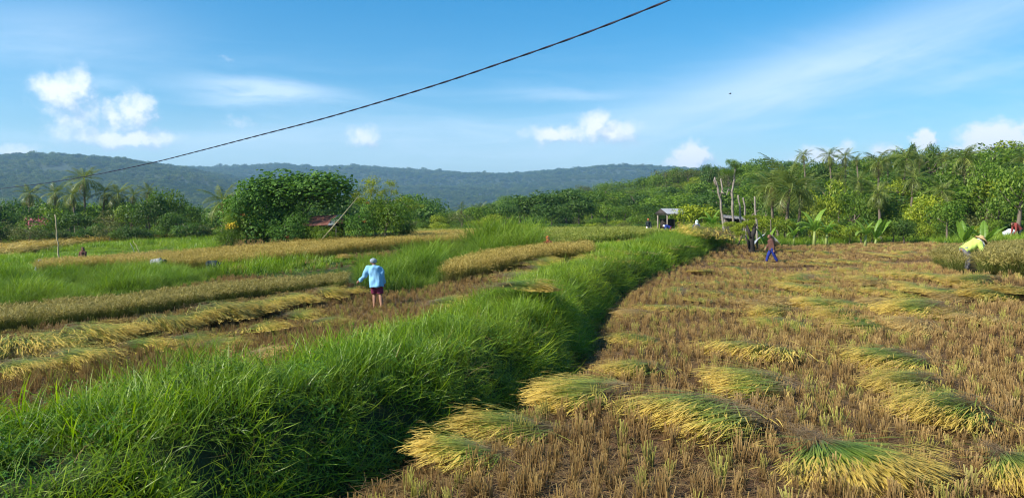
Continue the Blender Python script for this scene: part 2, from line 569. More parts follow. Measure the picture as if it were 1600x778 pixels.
def leafy(name, stops_a, stops_b, trans=.35, var=.35, rough=.55, sat_noise=0.0, world_scale=.25, spec=.25):
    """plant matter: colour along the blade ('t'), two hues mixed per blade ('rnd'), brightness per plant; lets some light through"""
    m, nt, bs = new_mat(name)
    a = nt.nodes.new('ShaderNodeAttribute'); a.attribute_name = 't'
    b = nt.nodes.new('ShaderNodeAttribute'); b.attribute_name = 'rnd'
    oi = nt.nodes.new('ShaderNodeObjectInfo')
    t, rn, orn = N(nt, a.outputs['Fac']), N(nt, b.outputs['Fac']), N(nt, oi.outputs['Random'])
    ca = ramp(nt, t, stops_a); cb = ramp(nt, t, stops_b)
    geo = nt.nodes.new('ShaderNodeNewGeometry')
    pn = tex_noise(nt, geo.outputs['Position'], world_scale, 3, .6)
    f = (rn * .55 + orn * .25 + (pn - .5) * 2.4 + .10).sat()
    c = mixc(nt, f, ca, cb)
    br = nt.nodes.new('ShaderNodeHueSaturation')
    nt.links.new(c, br.inputs['Color'])
    val = (1.0 - var) + (orn * .5 + (rn * 7.31).f('FRACT') * .5) * (2 * var)
    nt.links.new(val.s, br.inputs['Value'])
    br.inputs['Hue'].default_value = .5
    nt.links.new(br.outputs[0], bs.inputs['Base Color'])
    bs.inputs['Roughness'].default_value = rough; bs.inputs['Specular IOR Level'].default_value = spec
    tr = nt.nodes.new('ShaderNodeBsdfTranslucent')
    hs2 = nt.nodes.new('ShaderNodeHueSaturation'); hs2.inputs['Value'].default_value = 1.25; hs2.inputs['Saturation'].default_value = 1.1
    nt.links.new(br.outputs[0], hs2.inputs['Color']); nt.links.new(hs2.outputs[0], tr.inputs['Color'])
    mx = nt.nodes.new('ShaderNodeMixShader'); mx.inputs[0].default_value = trans
    nt.links.new(bs.outputs[0], mx.inputs[1]); nt.links.new(tr.outputs[0], mx.inputs[2])
    nt.links.new(mx.outputs[0], nt.nodes['Material Output'].inputs['Surface'])
    return m


M = {}
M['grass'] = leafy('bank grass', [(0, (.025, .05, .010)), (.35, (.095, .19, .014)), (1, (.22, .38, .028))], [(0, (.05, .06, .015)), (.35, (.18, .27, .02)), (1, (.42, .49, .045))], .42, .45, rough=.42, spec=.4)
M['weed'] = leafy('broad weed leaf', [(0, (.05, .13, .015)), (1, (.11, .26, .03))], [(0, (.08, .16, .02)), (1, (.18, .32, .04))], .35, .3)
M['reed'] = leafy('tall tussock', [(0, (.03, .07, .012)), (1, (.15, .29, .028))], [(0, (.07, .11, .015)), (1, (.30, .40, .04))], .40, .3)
M['rice_gold'] = leafy('ripe rice', [(0, (.09, .07, .02)), (.45, (.17, .17, .03)), (.75, (.38, .31, .07)), (1, (.54, .40, .11))], [(0, (.10, .09, .03)), (.5, (.24, .22, .05)), (.8, (.46, .34, .09)), (1, (.58, .44, .14))], .3, .3)
M['rice_dull'] = leafy('ripe rice of the strip', [(0, (.05, .045, .015)), (.45, (.12, .14, .025)), (.75, (.24, .22, .05)), (1, (.36, .29, .09))], [(0, (.06, .05, .02)), (.5, (.15, .18, .03)), (.8, (.31, .26, .07)), (1, (.42, .34, .11))], .3, .3)
M['rice_green'] = leafy('rice still green', [(0, (.06, .07, .015)), (.5, (.15, .23, .025)), (1, (.30, .33, .06))], [(0, (.08, .08, .02)), (.5, (.19, .25, .03)), (1, (.38, .36, .08))], .35, .3)
M['straw'] = leafy('cut straw', [(0, (.12, .068, .028)), (.6, (.26, .155, .057)), (1, (.40, .26, .105))], [(0, (.14, .086, .032)), (.6, (.33, .21, .07)), (1, (.48, .34, .125))], .15, .35)
M['straw_green'] = leafy('cut straw with a green base', [(0, (.14, .085, .035)), (.6, (.28, .20, .07)), (1, (.42, .38, .10))], [(0, (.13, .15, .03)), (.6, (.28, .30, .06)), (1, (.50, .45, .10))], .15, .3)
M['sheaf'] = leafy('sheaf of rice', [(0, (.22, .14, .07)), (.14, (.20, .17, .06)), (.3, (.10, .22, .03)), (.55, (.25, .34, .035)), (.72, (.49, .38, .06)), (1, (.60, .42, .10))],
                   [(0, (.30, .19, .10)), (.14, (.30, .23, .10)), (.3, (.26, .27, .06)), (.55, (.44, .39, .06)), (.72, (.55, .41, .075)), (1, (.65, .46, .12))], .2, .3, world_scale=1.2)
M['sheaf_dry'] = leafy('dry sheaf of rice', [(0, (.24, .15, .07)), (.4, (.40, .27, .09)), (1, (.58, .40, .12))], [(0, (.30, .20, .09)), (.4, (.46, .34, .10)), (1, (.60, .42, .14))], .2, .3, world_scale=1.2)
M['leaf_dark'] = leafy('dark leaves', [(0, (.035, .08, .016)), (1, (.08, .165, .028))], [(0, (.06, .11, .018)), (1, (.15, .24, .038))], .42, .35, rough=.5, world_scale=.4)
M['leaf_mid'] = leafy('mid green leaves', [(0, (.06, .12, .016)), (1, (.14, .26, .03))], [(0, (.10, .155, .02)), (1, (.25, .34, .038))], .45, .35, rough=.5, world_scale=.4)
M['leaf_yel'] = leafy('yellow-green leaves', [(0, (.11, .17, .015)), (1, (.28, .38, .03))], [(0, (.18, .22, .02)), (1, (.44, .46, .04))], .4, .3, rough=.5, world_scale=.4)
M['leaf_olive'] = leafy('olive leaves', [(0, (.07, .09, .022)), (1, (.14, .18, .04))], [(0, (.09, .10, .03)), (1, (.21, .22, .055))], .3, .3, rough=.6, world_scale=.4)
M['far_dark'] = leafy('far forest, dark', [(0, (.03, .065, .015)), (1, (.055, .115, .022))], [(0, (.06, .10, .02)), (1, (.12, .18, .03))], .35, .4, rough=.7, world_scale=.006)
M['far_light'] = leafy('far forest, light', [(0, (.05, .09, .018)), (1, (.10, .16, .03))], [(0, (.09, .12, .03)), (1, (.19, .22, .05))], .35, .4, rough=.7, world_scale=.006)
M['leaf_vine'] = leafy('vine leaves', [(0, (.04, .10, .018)), (1, (.09, .19, .03))], [(0, (.06, .13, .02)), (1, (.16, .29, .045))], .3, .3, rough=.6, world_scale=.8, spec=.15)
M['palm'] = leafy('palm frond', [(0, (.09, .12, .02)), (1, (.12, .19, .035))], [(0, (.15, .16, .03)), (1, (.28, .32, .06))], .35, .3, rough=.45, spec=.4)
M['palm_dry'] = leafy('dry palm frond', [(0, (.16, .12, .05)), (1, (.26, .19, .08))], [(0, (.18, .14, .06)), (1, (.32, .25, .10))], .2, .3)
M['banana'] = leafy('banana leaf', [(0, (.14, .26, .03)), (1, (.16, .32, .035))], [(0, (.22, .34, .05)), (1, (.28, .42, .06))], .45, .2, rough=.4, spec=.4)
M['bark'] = plain('bark', (.16, .125, .09), .9, .35, 3.0, .6)
M['bark_pale'] = plain('pale bark', (.25, .21, .17), .9, .65, 5.0, .8)
M['bark_dark'] = plain('charred bark', (.035, .03, .026), .95, .5, 4.0, .6)
M['stem'] = plain('green stem', (.24, .28, .08), .6, .3, 6.0)
M['wood'] = plain('weathered wood', (.24, .20, .16), .85, .3, 6.0, .4)
M['bamboo'] = plain('bamboo', (.42, .33, .19), .55, .25, 5.0, .2)
M['cable'] = plain('black cable', (.012, .012, .03), .5, .2, 3.0)
M['dark'] = plain('dark boards', (.05, .04, .035), .9, .3, 6.0, .3)
M['white'] = plain('white cloth', (.78, .79, .80), .8, .08, 6.0)

# ------------------------------------------------------------------ ground sheet
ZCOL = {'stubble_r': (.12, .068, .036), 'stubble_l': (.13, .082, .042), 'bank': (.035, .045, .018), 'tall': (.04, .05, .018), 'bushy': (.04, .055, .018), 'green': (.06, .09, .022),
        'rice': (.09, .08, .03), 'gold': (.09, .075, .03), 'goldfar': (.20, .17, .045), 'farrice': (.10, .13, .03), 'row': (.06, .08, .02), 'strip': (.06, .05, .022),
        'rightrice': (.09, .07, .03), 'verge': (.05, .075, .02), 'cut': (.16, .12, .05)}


def make_ground():
    rr = np.concatenate([np.linspace(.4, 4, 8), np.geomspace(4.3, 140, 300), np.geomspace(145, 620, 60), np.geomspace(660, 30000, 26)])
    azf = np.linspace(-R(48), R(48), 420)
    azb = np.linspace(R(48), 2 * math.pi - R(48), 60)[1:-1]
    az = np.concatenate([azf, azb])
    nr, na = len(rr), len(az)
    A, RR = np.meshgrid(az, rr)
    X, Y = (np.sin(A) * RR).ravel(), (np.cos(A) * RR).ravel()
    Z = ground(X, Y)
    z = zone_of(X, Y, Z)
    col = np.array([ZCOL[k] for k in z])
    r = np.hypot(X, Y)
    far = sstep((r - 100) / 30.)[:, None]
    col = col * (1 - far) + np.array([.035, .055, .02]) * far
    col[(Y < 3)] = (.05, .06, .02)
    V = np.stack([X, Y, Z], 1)
    i = np.arange(nr - 1)[:, None]; k = np.arange(na)[None]
    k2 = (k + 1) % na
    F = np.stack([i * na + k, (i + 1) * na + k, (i + 1) * na + k2, i * na + k2], -1).reshape(-1, 4)[:, ::-1]
    V = np.concatenate([V, [[0, 0, float(ground(0., .01))]]]); c = len(V) - 1
    col = np.concatenate([col, col[:1]])
    F3 = np.array([[c, (q + 1) % na, q] for q in range(na)])
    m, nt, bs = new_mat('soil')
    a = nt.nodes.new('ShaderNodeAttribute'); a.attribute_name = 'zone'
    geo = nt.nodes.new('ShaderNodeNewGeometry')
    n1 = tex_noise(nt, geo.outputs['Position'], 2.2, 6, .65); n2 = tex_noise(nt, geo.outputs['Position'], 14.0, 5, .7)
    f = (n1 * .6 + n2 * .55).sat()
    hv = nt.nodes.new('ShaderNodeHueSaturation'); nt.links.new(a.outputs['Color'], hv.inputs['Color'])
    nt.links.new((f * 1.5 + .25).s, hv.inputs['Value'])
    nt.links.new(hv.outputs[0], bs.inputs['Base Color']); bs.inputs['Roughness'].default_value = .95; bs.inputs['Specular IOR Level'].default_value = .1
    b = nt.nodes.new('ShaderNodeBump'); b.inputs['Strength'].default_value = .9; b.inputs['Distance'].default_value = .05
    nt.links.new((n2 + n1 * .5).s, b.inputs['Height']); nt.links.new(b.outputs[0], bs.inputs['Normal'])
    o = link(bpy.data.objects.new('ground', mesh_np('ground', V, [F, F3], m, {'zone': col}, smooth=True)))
    tag(o, 'earth of the terraced rice fields and the land beyond', kind='structure')


make_ground()

# ------------------------------------------------------------------ far ridges
def fbm(x, y, s, o=4, seed=0.0):
    v = np.zeros(len(x)); a = 1.0; t = 0
    for k in range(o):
        v += a * np.array([noise.noise(Vector((p * s, q * s, seed + k * 7.1))) for p, q in zip(x.tolist(), y.tolist())]); t += a
        a *= .5; s *= 2.1
    return v / t


RIDGES = {'a': (3000., 1000., [-3000, -400, 0, 60, 130, 190, 240, 300, 380, 470, 560, 640, 800, 5000], [262, 236, 245, 244, 248, 252, 259, 268, 284, 300, 314, 326, 346, 350]),
          'b': (4600., 1500., [-3000, -400, 200, 330, 400, 440, 500, 560, 650, 720, 800, 870, 950, 1000, 1080, 1170, 1260, 1400, 1600, 5000], [262, 255, 262, 265, 263, 260, 265, 262, 269, 273, 274, 269, 263, 264, 267, 268, 266, 270, 272, 262])}


def hill_z(az, r, detail):
    px = 800 + F_PX * np.tan(np.clip(az, -1.3, 1.3))
    c = np.cos(np.clip(az, -1.3, 1.3))
    best = np.full(len(az), -30.0)
    for k, (rc, r0, xs, ys) in RIDGES.items():
        top = CAM_Z + (338 - np.interp(px, xs, ys)) * rc * c / F_PX
        t = (r - r0) / (rc - r0)
        z = top * (sstep(t) * .55 + np.clip(t, 0, 1) ** 1.3 * .45) * (1 - .6 * sstep((r - rc) / 1500.))
        z = z + detail * top * .16 * np.clip(1 - np.abs(t - .6) / .45, 0, 1)
        z = np.where(t < 0, -9.0 + 0 * z, z - 9 * (1 - sstep(t * 4)))
        best = np.maximum(best, z)
    return best


def make_hills():
    az = np.linspace(-R(88), R(88), 360); rr = np.concatenate([np.linspace(950, 4700, 110), np.linspace(4800, 7500, 8)])
    A, RR = np.meshgrid(az, rr); A = A.ravel(); RR = RR.ravel()
    X, Y = np.sin(A) * RR, np.cos(A) * RR
    det = fbm(X, Y, 1 / 900., 5, 3.0)
    Z = hill_z(A, RR, det * 1.6) 
    na = len(az)
    i = np.arange(len(rr) - 1)[:, None]; k = np.arange(na - 1)[None]
    F = np.stack([i * na + k, i * na + k + 1, (i + 1) * na + k + 1, (i + 1) * na + k], -1).reshape(-1, 4)
    m, nt, bs = new_mat('forested hillside')
    geo = nt.nodes.new('ShaderNodeNewGeometry')
    n1 = tex_noise(nt, geo.outputs['Position'], .02, 6, .7)
    nt.links.new(ramp(nt, n1, [(.3, (.02, .035, .014)), (.7, (.05, .075, .025))]), bs.inputs['Base Color']); bs.inputs['Roughness'].default_value = 1.0
    o = link(bpy.data.objects.new('hills', mesh_np('hills', np.stack([X, Y, Z], 1), F, m, smooth=True)))
    tag(o, 'long wooded ridges closing the valley', kind='structure')
    return X.reshape(len(rr), na), Y.reshape(len(rr), na), Z.reshape(len(rr), na), az, rr


HX, HY, HZ, HAZ, HRR = make_hills()


def hill_at(az, r):
    fa = np.interp(az, HAZ, np.arange(len(HAZ))); fr = np.interp(r, HRR, np.arange(len(HRR)))
    i = np.clip(fr.astype(int), 0, len(HRR) - 2); k = np.clip(fa.astype(int), 0, len(HAZ) - 2)
    a, b = fr - i, fa - k
    return (HZ[i, k] * (1 - a) * (1 - b) + HZ[i + 1, k] * a * (1 - b) + HZ[i, k + 1] * (1 - a) * b + HZ[i + 1, k + 1] * a * b)


# ------------------------------------------------------------------ scattering of what nobody could count
PROTO = {}


def proto_collection(name, meshes):
    col = bpy.data.collections.new('kinds_of_' + name)
    for i, me in enumerate(meshes):
        o = bpy.data.objects.new('%s_kind_%02d' % (name, i), me)
        col.objects.link(o)
    PROTO[name] = (col, len(meshes), meshes)


def scatter(name, kind_of, P, rot, scale, label=None):
    """one 'stuff' object: points with rotation, scale and index; geometry nodes put a plant on each"""
    if len(P) == 0: return
    col, n, _ = PROTO[kind_of]
    me = bpy.data.meshes.new(name)
    me.vertices.add(len(P)); me.vertices.foreach_set('co', np.asarray(P, np.float32).ravel())
    a = me.attributes.new('rot', 'FLOAT_VECTOR', 'POINT'); a.data.foreach_set('vector', np.asarray(rot, np.float32).ravel())
    a = me.attributes.new('scl', 'FLOAT_VECTOR', 'POINT'); a.data.foreach_set('vector', np.asarray(scale, np.float32).ravel())
    a = me.attributes.new('idx', 'INT', 'POINT'); a.data.foreach_set('value', RNG.integers(0, n, len(P)).astype(np.int32))
    o = link(bpy.data.objects.new(name, me))
    g = bpy.data.node_groups.new('scatter_' + name, 'GeometryNodeTree')
    g.interface.new_socket('Geometry', in_out='INPUT', socket_type='NodeSocketGeometry')
    g.interface.new_socket('Geometry', in_out='OUTPUT', socket_type='NodeSocketGeometry')
    gi, go = g.nodes.new('NodeGroupInput'), g.nodes.new('NodeGroupOutput')
    ip = g.nodes.new('GeometryNodeInstanceOnPoints'); ci = g.nodes.new('GeometryNodeCollectionInfo')
    ci.inputs['Collection'].default_value = col
    ci.inputs['Separate Children'].default_value = True; ci.inputs['Reset Children'].default_value = True
    ip.inputs['Pick Instance'].default_value = True

    def named(nm, ty):
        q = g.nodes.new('GeometryNodeInputNamedAttribute'); q.data_type = ty; q.inputs['Name'].default_value = nm
        return q.outputs['Attribute']
    e2r = g.nodes.new('FunctionNodeEulerToRotation')
    g.links.new(named('rot', 'FLOAT_VECTOR'), e2r.inputs[0]); g.links.new(e2r.outputs[0], ip.inputs['Rotation'])
    g.links.new(named('scl', 'FLOAT_VECTOR'), ip.inputs['Scale']); g.links.new(named('idx', 'INT'), ip.inputs['Instance Index'])
    g.links.new(gi.outputs[0], ip.inputs['Points']); g.links.new(ci.outputs['Instances'], ip.inputs['Instance'])
    g.links.new(ip.outputs[0], go.inputs[0])
    o.modifiers.new('scatter', 'NODES').node_group = g
    tag(o, label, kind='stuff')
    return o


def strips(P0, D, L, W, bend, segs, side=None, taper=True, rg=RNG, droop=None, t0=0.0, t1=1.0, flat=.0):
    """blades: roots P0 (n,3), unit start directions D (n,3), lengths, widths, bend (how far they arch over); returns V, quads, t, rnd"""
    n = len(P0)
    hor = D.copy(); hor[:, 2] = 0
    hn = np.linalg.norm(hor, axis=1, keepdims=True); rnd2 = rg.normal(size=(n, 2)); rnd2 /= np.linalg.norm(rnd2, axis=1, keepdims=True)
    hor = np.where(hn > 1e-3, hor / np.maximum(hn, 1e-6), np.concatenate([rnd2, np.zeros((n, 1))], 1))
    if side is None:
        side = np.cross(hor, [0, 0, 1.0]); tw = rg.uniform(-1, 1, n) * 1.1
        c, s = np.cos(tw)[:, None], np.sin(tw)[:, None]
        side = side * c + hor * s * (1 - flat) + np.array([0, 0, 1.]) * s * flat
    ts = np.linspace(0, 1, segs + 1)
    V = []
    T = []
    pos = P0.copy(); d = D.copy(); step = (L / segs)[:, None]
    for k, t in enumerate(ts):
        w = W * (1.0 if not taper else (np.minimum(1, .55 + t * 1.6) * (1 - t) ** .6 + .02)) * .5
        V.append(pos - side * w[:, None]); V.append(pos + side * w[:, None]); T.append(np.full(n, t0 + (t1 - t0) * t))
        if k < segs:
            pos = pos + d * step
            d = d + hor * (bend / segs)[:, None] - np.array([0, 0, 1.]) * (bend / segs * (.5 + 1.5 * t))[:, None]
            d /= np.linalg.norm(d, axis=1, keepdims=True)
    V = np.stack(V, 1)           # n, 2(segs+1), 3
    m = 2 * (segs + 1)
    base = (np.arange(n) * m)[:, None]
    F = []
    for k in range(segs):
        F.append(np.concatenate([base + 2 * k, base + 2 * k + 1, base + 2 * k + 3, base + 2 * k + 2], 1))
    F = np.concatenate(F)
    T = np.repeat(np.stack(T, 1), 2, axis=1)
    rnd = np.repeat(rg.random(n), m)
    return V.reshape(-1, 3), F, T.ravel(), rnd, pos, d


class PL:
    def __init__(s): s.V = []; s.F4 = []; s.F3 = []; s.T = []; s.Rn = []; s.n = 0
    def put(s, V, F, T, Rn, *_):
        s.V.append(V); (s.F4 if F.shape[1] == 4 else s.F3).append(F + s.n); s.T.append(T); s.Rn.append(Rn); s.n += len(V)
    def mesh(s, name, mat):
        fs = [np.concatenate(f) for f in (s.F3, s.F4) if f]
        return mesh_np(name, np.concatenate(s.V), fs, mat, {'t': np.concatenate(s.T), 'rnd': np.concatenate(s.Rn)})


def dirs(n, lean, rg, lean_min=0.0):
    a = rg.uniform(0, 2 * math.pi, n); l = lean_min + rg.random(n) * (lean - lean_min)
    return np.stack([np.cos(a) * np.sin(l), np.sin(a) * np.sin(l), np.cos(l)], 1)


def disc(n, r, rg):
    a = rg.uniform(0, 2 * math.pi, n); q = np.sqrt(rg.random(n)) * r
    return np.stack([np.cos(a) * q, np.sin(a) * q, np.zeros(n)], 1)


def grass_tuft(seed, n=55, r=.2, h=(.18, .45), w=(.004, .009), bend=(.4, 1.8), lean=.5, segs=4, mat='grass', weeds=0):
    rg = np.random.default_rng(seed); p = PL()
    p.put(*strips(disc(n, r, rg), dirs(n, lean, rg), rg.uniform(*h, n), rg.uniform(*w, n), rg.uniform(*bend, n), segs, rg=rg))
    if weeds:      # small broad leaves on thin stems low in the sward
        k = weeds
        P = disc(k, r, rg); P[:, 2] = rg.uniform(.08, h[1] * .7, k)
        p.put(*strips(P, dirs(k, 1.5, rg, .9), rg.uniform(.03, .06, k), rg.uniform(.018, .032, k), rg.uniform(0, .6, k), 2, rg=rg))
    return p.mesh('tuft_mesh', M[mat])


def rice_tuft(seed, mat, n=22, r=.10, h=(.5, .75), pan=True, gw=.007):
    rg = np.random.default_rng(seed); p = PL()
    root = disc(n, r, rg)
    V, F, T, Rn, tip, d = strips(root, dirs(n, .28, rg), rg.uniform(*h, n), np.full(n, gw), rg.uniform(.1, .5, n), 3, rg=rg, taper=False, t0=0, t1=.7)
    p.put(V, F, T, Rn)
    # drooping heads, thick with grain
    for k in range(2):
        dd = d.copy(); dd += rg.normal(size=dd.shape) * .25; dd /= np.linalg.norm(dd, axis=1, keepdims=True)
        p.put(*strips(tip, dd, rg.uniform(.14, .24, n), rg.uniform(.014, .024, n), rg.uniform(1.8, 3.4, n), 4, rg=rg, t0=.8, t1=1.0))
    m = n
    p.put(*strips(disc(m, r, rg) , dirs(m, .6, rg), rg.uniform(h[0] * .6, h[1] * .95, m), rg.uniform(.006, .011, m), rg.uniform(.3, 1.5, m), 4, rg=rg, t0=.1, t1=.62))
    return p.mesh('rice_mesh', M[mat])


def stubble(seed, n=24, r=.042, h=(.10, .25), mat='straw'):
    rg = np.random.default_rng(seed); p = PL()
    root = disc(n, r, rg)
    D = dirs(n, .22, rg); D[:, :2] += root[:, :2] * 2.2; D /= np.linalg.norm(D, axis=1, keepdims=True)
    for s in (0, 1):
        side = np.tile(np.array([[1., 0, 0], [0, 1., 0]][s]), (n, 1))
        r2 = np.random.default_rng(seed + 99)
        V, F, T, Rn, *_ = strips(root, D, r2.uniform(*h, n), np.full(n, .0070), r2.uniform(-.1, .25, n), 2, side=side, taper=False, rg=r2)
        p.put(V, F, T, Rn)
    k = 9           # broken and folded leaves round the foot
    P = disc(k, r * 2.2, rg); P[:, 2] = rg.uniform(.01, .12, k)
    p.put(*strips(P, dirs(k, 1.6, rg, .9), rg.uniform(.10, .24, k), rg.uniform(.004, .008, k), rg.uniform(.4, 2.2, k), 4, rg=rg))
    return p.mesh('stubble_mesh', M[mat])


def litter(seed, n=44, r=.30, mat='straw'):
    rg = np.random.default_rng(seed); p = PL()
    P = disc(n, r, rg); P[:, 2] = rg.uniform(.01, .07, n)
    p.put(*strips(P, dirs(n, 1.62, rg, 1.35), rg.uniform(.10, .36, n), rg.uniform(.004, .009, n), rg.uniform(-.2, .5, n), 3, rg=rg, flat=.3))
    return p.mesh('litter_mesh', M[mat])


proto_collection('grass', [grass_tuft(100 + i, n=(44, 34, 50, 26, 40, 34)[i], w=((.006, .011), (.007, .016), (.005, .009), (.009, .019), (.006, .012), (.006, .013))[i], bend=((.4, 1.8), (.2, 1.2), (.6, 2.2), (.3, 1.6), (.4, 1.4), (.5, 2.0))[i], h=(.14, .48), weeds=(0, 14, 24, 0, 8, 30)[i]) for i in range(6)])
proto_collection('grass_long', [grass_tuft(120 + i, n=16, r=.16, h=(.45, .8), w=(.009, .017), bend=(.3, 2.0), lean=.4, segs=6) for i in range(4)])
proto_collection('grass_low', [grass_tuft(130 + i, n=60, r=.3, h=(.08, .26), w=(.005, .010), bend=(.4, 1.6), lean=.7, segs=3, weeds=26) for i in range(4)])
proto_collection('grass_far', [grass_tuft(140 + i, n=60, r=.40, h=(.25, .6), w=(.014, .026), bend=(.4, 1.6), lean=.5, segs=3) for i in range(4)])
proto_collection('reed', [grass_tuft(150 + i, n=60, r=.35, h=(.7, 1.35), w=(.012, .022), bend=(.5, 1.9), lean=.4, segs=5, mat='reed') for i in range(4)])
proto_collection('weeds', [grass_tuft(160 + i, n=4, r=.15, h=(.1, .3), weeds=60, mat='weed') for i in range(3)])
proto_collection('rice_gold', [rice_tuft(200 + i, 'rice_gold') for i in range(4)])
proto_collection('rice_dull', [rice_tuft(210 + i, 'rice_dull', h=(.42, .62)) for i in range(4)])
proto_collection('rice_green', [rice_tuft(220 + i, 'rice_green', n=30, r=.25, h=(.35, .55), gw=.014) for i in range(4)])
proto_collection('dead', [grass_tuft(170 + i, n=7, r=.2, h=(.2, .55), w=(.004, .008), bend=(.2, 2.4), lean=.8, segs=4, mat='straw') for i in range(3)])
STUB = [stubble(300 + i, n=(20, 13, 24, 17, 21)[i]) for i in range(5)] + [stubble(306, mat='straw_green')]
proto_collection('stubble', STUB)
proto_collection('litter', [litter(320 + i) for i in range(4)])


def jgrid(x0, x1, y0, y1, s, ang=0.0, jit=.3):
    n = int((x1 - x0) / s) + 1; m = int((y1 - y0) / s) + 1
    X, Y = np.meshgrid(x0 + np.arange(n) * s, y0 + np.arange(m) * s)
    X = X.ravel(); Y = Y.ravel()
    if ang:
        cx, cyy = (x0 + x1) / 2, (y0 + y1) / 2
        c, q = math.cos(ang), math.sin(ang)
        X, Y = cx + (X - cx) * c + (Y - cyy) * q, cyy - (X - cx) * q + (Y - cyy) * c
    X = X + RNG.uniform(-jit, jit, len(X)) * s; Y = Y + RNG.uniform(-jit, jit, len(X)) * s
    return X, Y


def view_cull(X, Y, margin=180, z=0.0):
    px, py = to_px(X, Y, ground(X, Y))
    return (Y > 1.5) & (px > -margin) & (px < 1600 + margin) & (py < 1150)


def points(y0, y1, s, zones, ang=0.0, jit=.3, xr=None):
    w = y1 * .78 + 2
    X, Y = jgrid(-w, w, y0, y1, s, ang, jit)
    k = (Y >= y0) & (Y < y1); X, Y = X[k], Y[k]
    k = view_cull(X, Y); X, Y = X[k], Y[k]
    Z = ground(X, Y)
    zn = zone_of(X, Y, Z)
    k = np.isin(zn, zones)
    return np.stack([X[k], Y[k], Z[k]], 1), zn[k]


def spin(n, tilt=0.12):
    return np.stack([RNG.normal(0, tilt, n), RNG.normal(0, tilt, n), RNG.uniform(0, 6.283, n)], 1)


def sc(n, lo, hi, flat=1.0):
    s = RNG.uniform(lo, hi, n)
    return np.stack([s, s, s * flat], 1)


# --- stubble: the 300 tufts that show largest are things, the rest is one stuff object
bands = [(4.5, 20, .215), (20, 36, .25), (36, 80, .46)]
Ps, Ss = [], []
for y0, y1, s in bands:
    P, zn = points(y0, y1, s, ['stubble_r', 'stubble_l'], ang=.22, jit=.30)
    P[:, 2] -= .01
    keep = RNG.random(len(P)) > .05
    P = P[keep]
    S = sc(len(P), .8, 1.3)
    k = s / .215
    if k > 1.3: S[:, :2] *= 2.0; S[:, 2] *= .95
    Ps.append(P); Ss.append(S)
P = np.concatenate(Ps); S = np.concatenate(Ss)
S[:, 2] *= .78 + .3 * (np.sin(P[:, 0] * 1.1) * np.sin(P[:, 1] * .7 + 2) * .5 + .5)
px_, py_ = to_px(P[:, 0], P[:, 1], P[:, 2] + .1)
vis = (px_ > 5) & (px_ < 1595) & (py_ < 795) & (foot_off(P[:, 0], P[:, 1]) < -.15)
order = np.argsort(np.where(vis, np.hypot(P[:, 0], P[:, 1]), 1e9))[:300]
rot = spin(len(P), .07)
for k in order:
    o = bpy.data.objects.new('stubble_tuft', STUB[int(RNG.integers(0, 6))])
    o.location = P[k]; o.rotation_euler = rot[k]; o.scale = S[k]
    tag(link(o), 'tuft of cut brown rice straw standing in the harvested field in the foreground', 'stubble tuft', 'stubble tufts in the harvested field')
rest = np.ones(len(P), bool); rest[order] = False
scatter('rice_stubble', 'stubble', P[rest], rot[rest], S[rest], 'rows of cut rice stubble over the harvested fields')
P, _ = points(4.5, 24, .25, ['stubble_r', 'stubble_l'], jit=.5)
P2, _ = points(24, 70, .8, ['stubble_r', 'stubble_l'], jit=.5)
s1 = sc(len(P), .8, 1.2); s2 = sc(len(P2), 1.7, 2.4); s2[:, 2] *= .8
scatter('straw_litter', 'litter', np.concatenate([P, P2]), spin(len(P) + len(P2), .05), np.concatenate([s1, s2]), 'loose straw lying between the stubble rows')

# --- grass of the bank and beyond
def slope_tilt(P, k=.8):
    e = .25
    gx = (ground(P[:, 0] + e, P[:, 1]) - ground(P[:, 0] - e, P[:, 1])) / (2 * e)
    gy = (ground(P[:, 0], P[:, 1] + e) - ground(P[:, 0], P[:, 1] - e)) / (2 * e)
    # small rotation that tips the plant down the slope
    return gy * k, -gx * k


def lay(P, spread=.15, k=.7):
    n = len(P)
    z = RNG.uniform(0, 6.283, n); tx, ty = slope_tilt(P, k)
    # tilt is applied after the spin (XYZ euler applies X first), so turn it into the spun frame
    out = np.zeros((n, 3))
    for i in range(n):
        m = (Euler((tx[i] + RNG.normal(0, spread), ty[i] + RNG.normal(0, spread), 0)).to_matrix() @ Matrix.Rotation(z[i], 3, 'Z')).to_euler()
        out[i] = m[:]
    return out


P, _ = points(3.5, 16, .15, ['bank'], jit=.5)
hh = np.array([noise.noise(Vector((a * 1.3, b * 1.3, 0))) for a, b, _ in P.tolist()])
P = P[hh > -.42]; hh = .92 + 1.4 * hh[hh > -.42]; hh = np.clip(hh, .42, 1.7) * (1 - .35 * sstep((foot_off(P[:, 0], P[:, 1]) - 3.0) / 2.5))
S = sc(len(P), .8, 1.15); S[:, 2] *= hh
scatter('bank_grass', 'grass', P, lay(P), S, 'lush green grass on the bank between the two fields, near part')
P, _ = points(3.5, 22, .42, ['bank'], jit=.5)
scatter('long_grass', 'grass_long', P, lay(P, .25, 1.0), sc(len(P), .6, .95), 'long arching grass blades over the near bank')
P, _ = points(3.5, 15, .34, ['bank'], jit=.5)
P = P[RNG.random(len(P)) < .5]
scatter('bank_weeds', 'weeds', P, lay(P, .1, .3), sc(len(P), .8, 1.3), 'small broad-leaved weeds in the bank')
P, _ = points(3.5, 30, .55, ['bank'], jit=.5)
scatter('dead_stems', 'dead', P, lay(P, .3, .6), sc(len(P), .8, 1.3), 'dead straw-coloured stems caught in the bank grass')
P, _ = points(7, 30, .45, ['bank'], jit=.5)
nz = np.array([noise.noise(Vector((a * .45, b * .45, 9))) for a, b, _ in P.tolist()]); P = P[(foot_off(P[:, 0], P[:, 1]) < 3.2) & ((nz > .05) | ((P[:, 1] > 13) & (P[:, 1] < 21) & (nz > -.15)))]
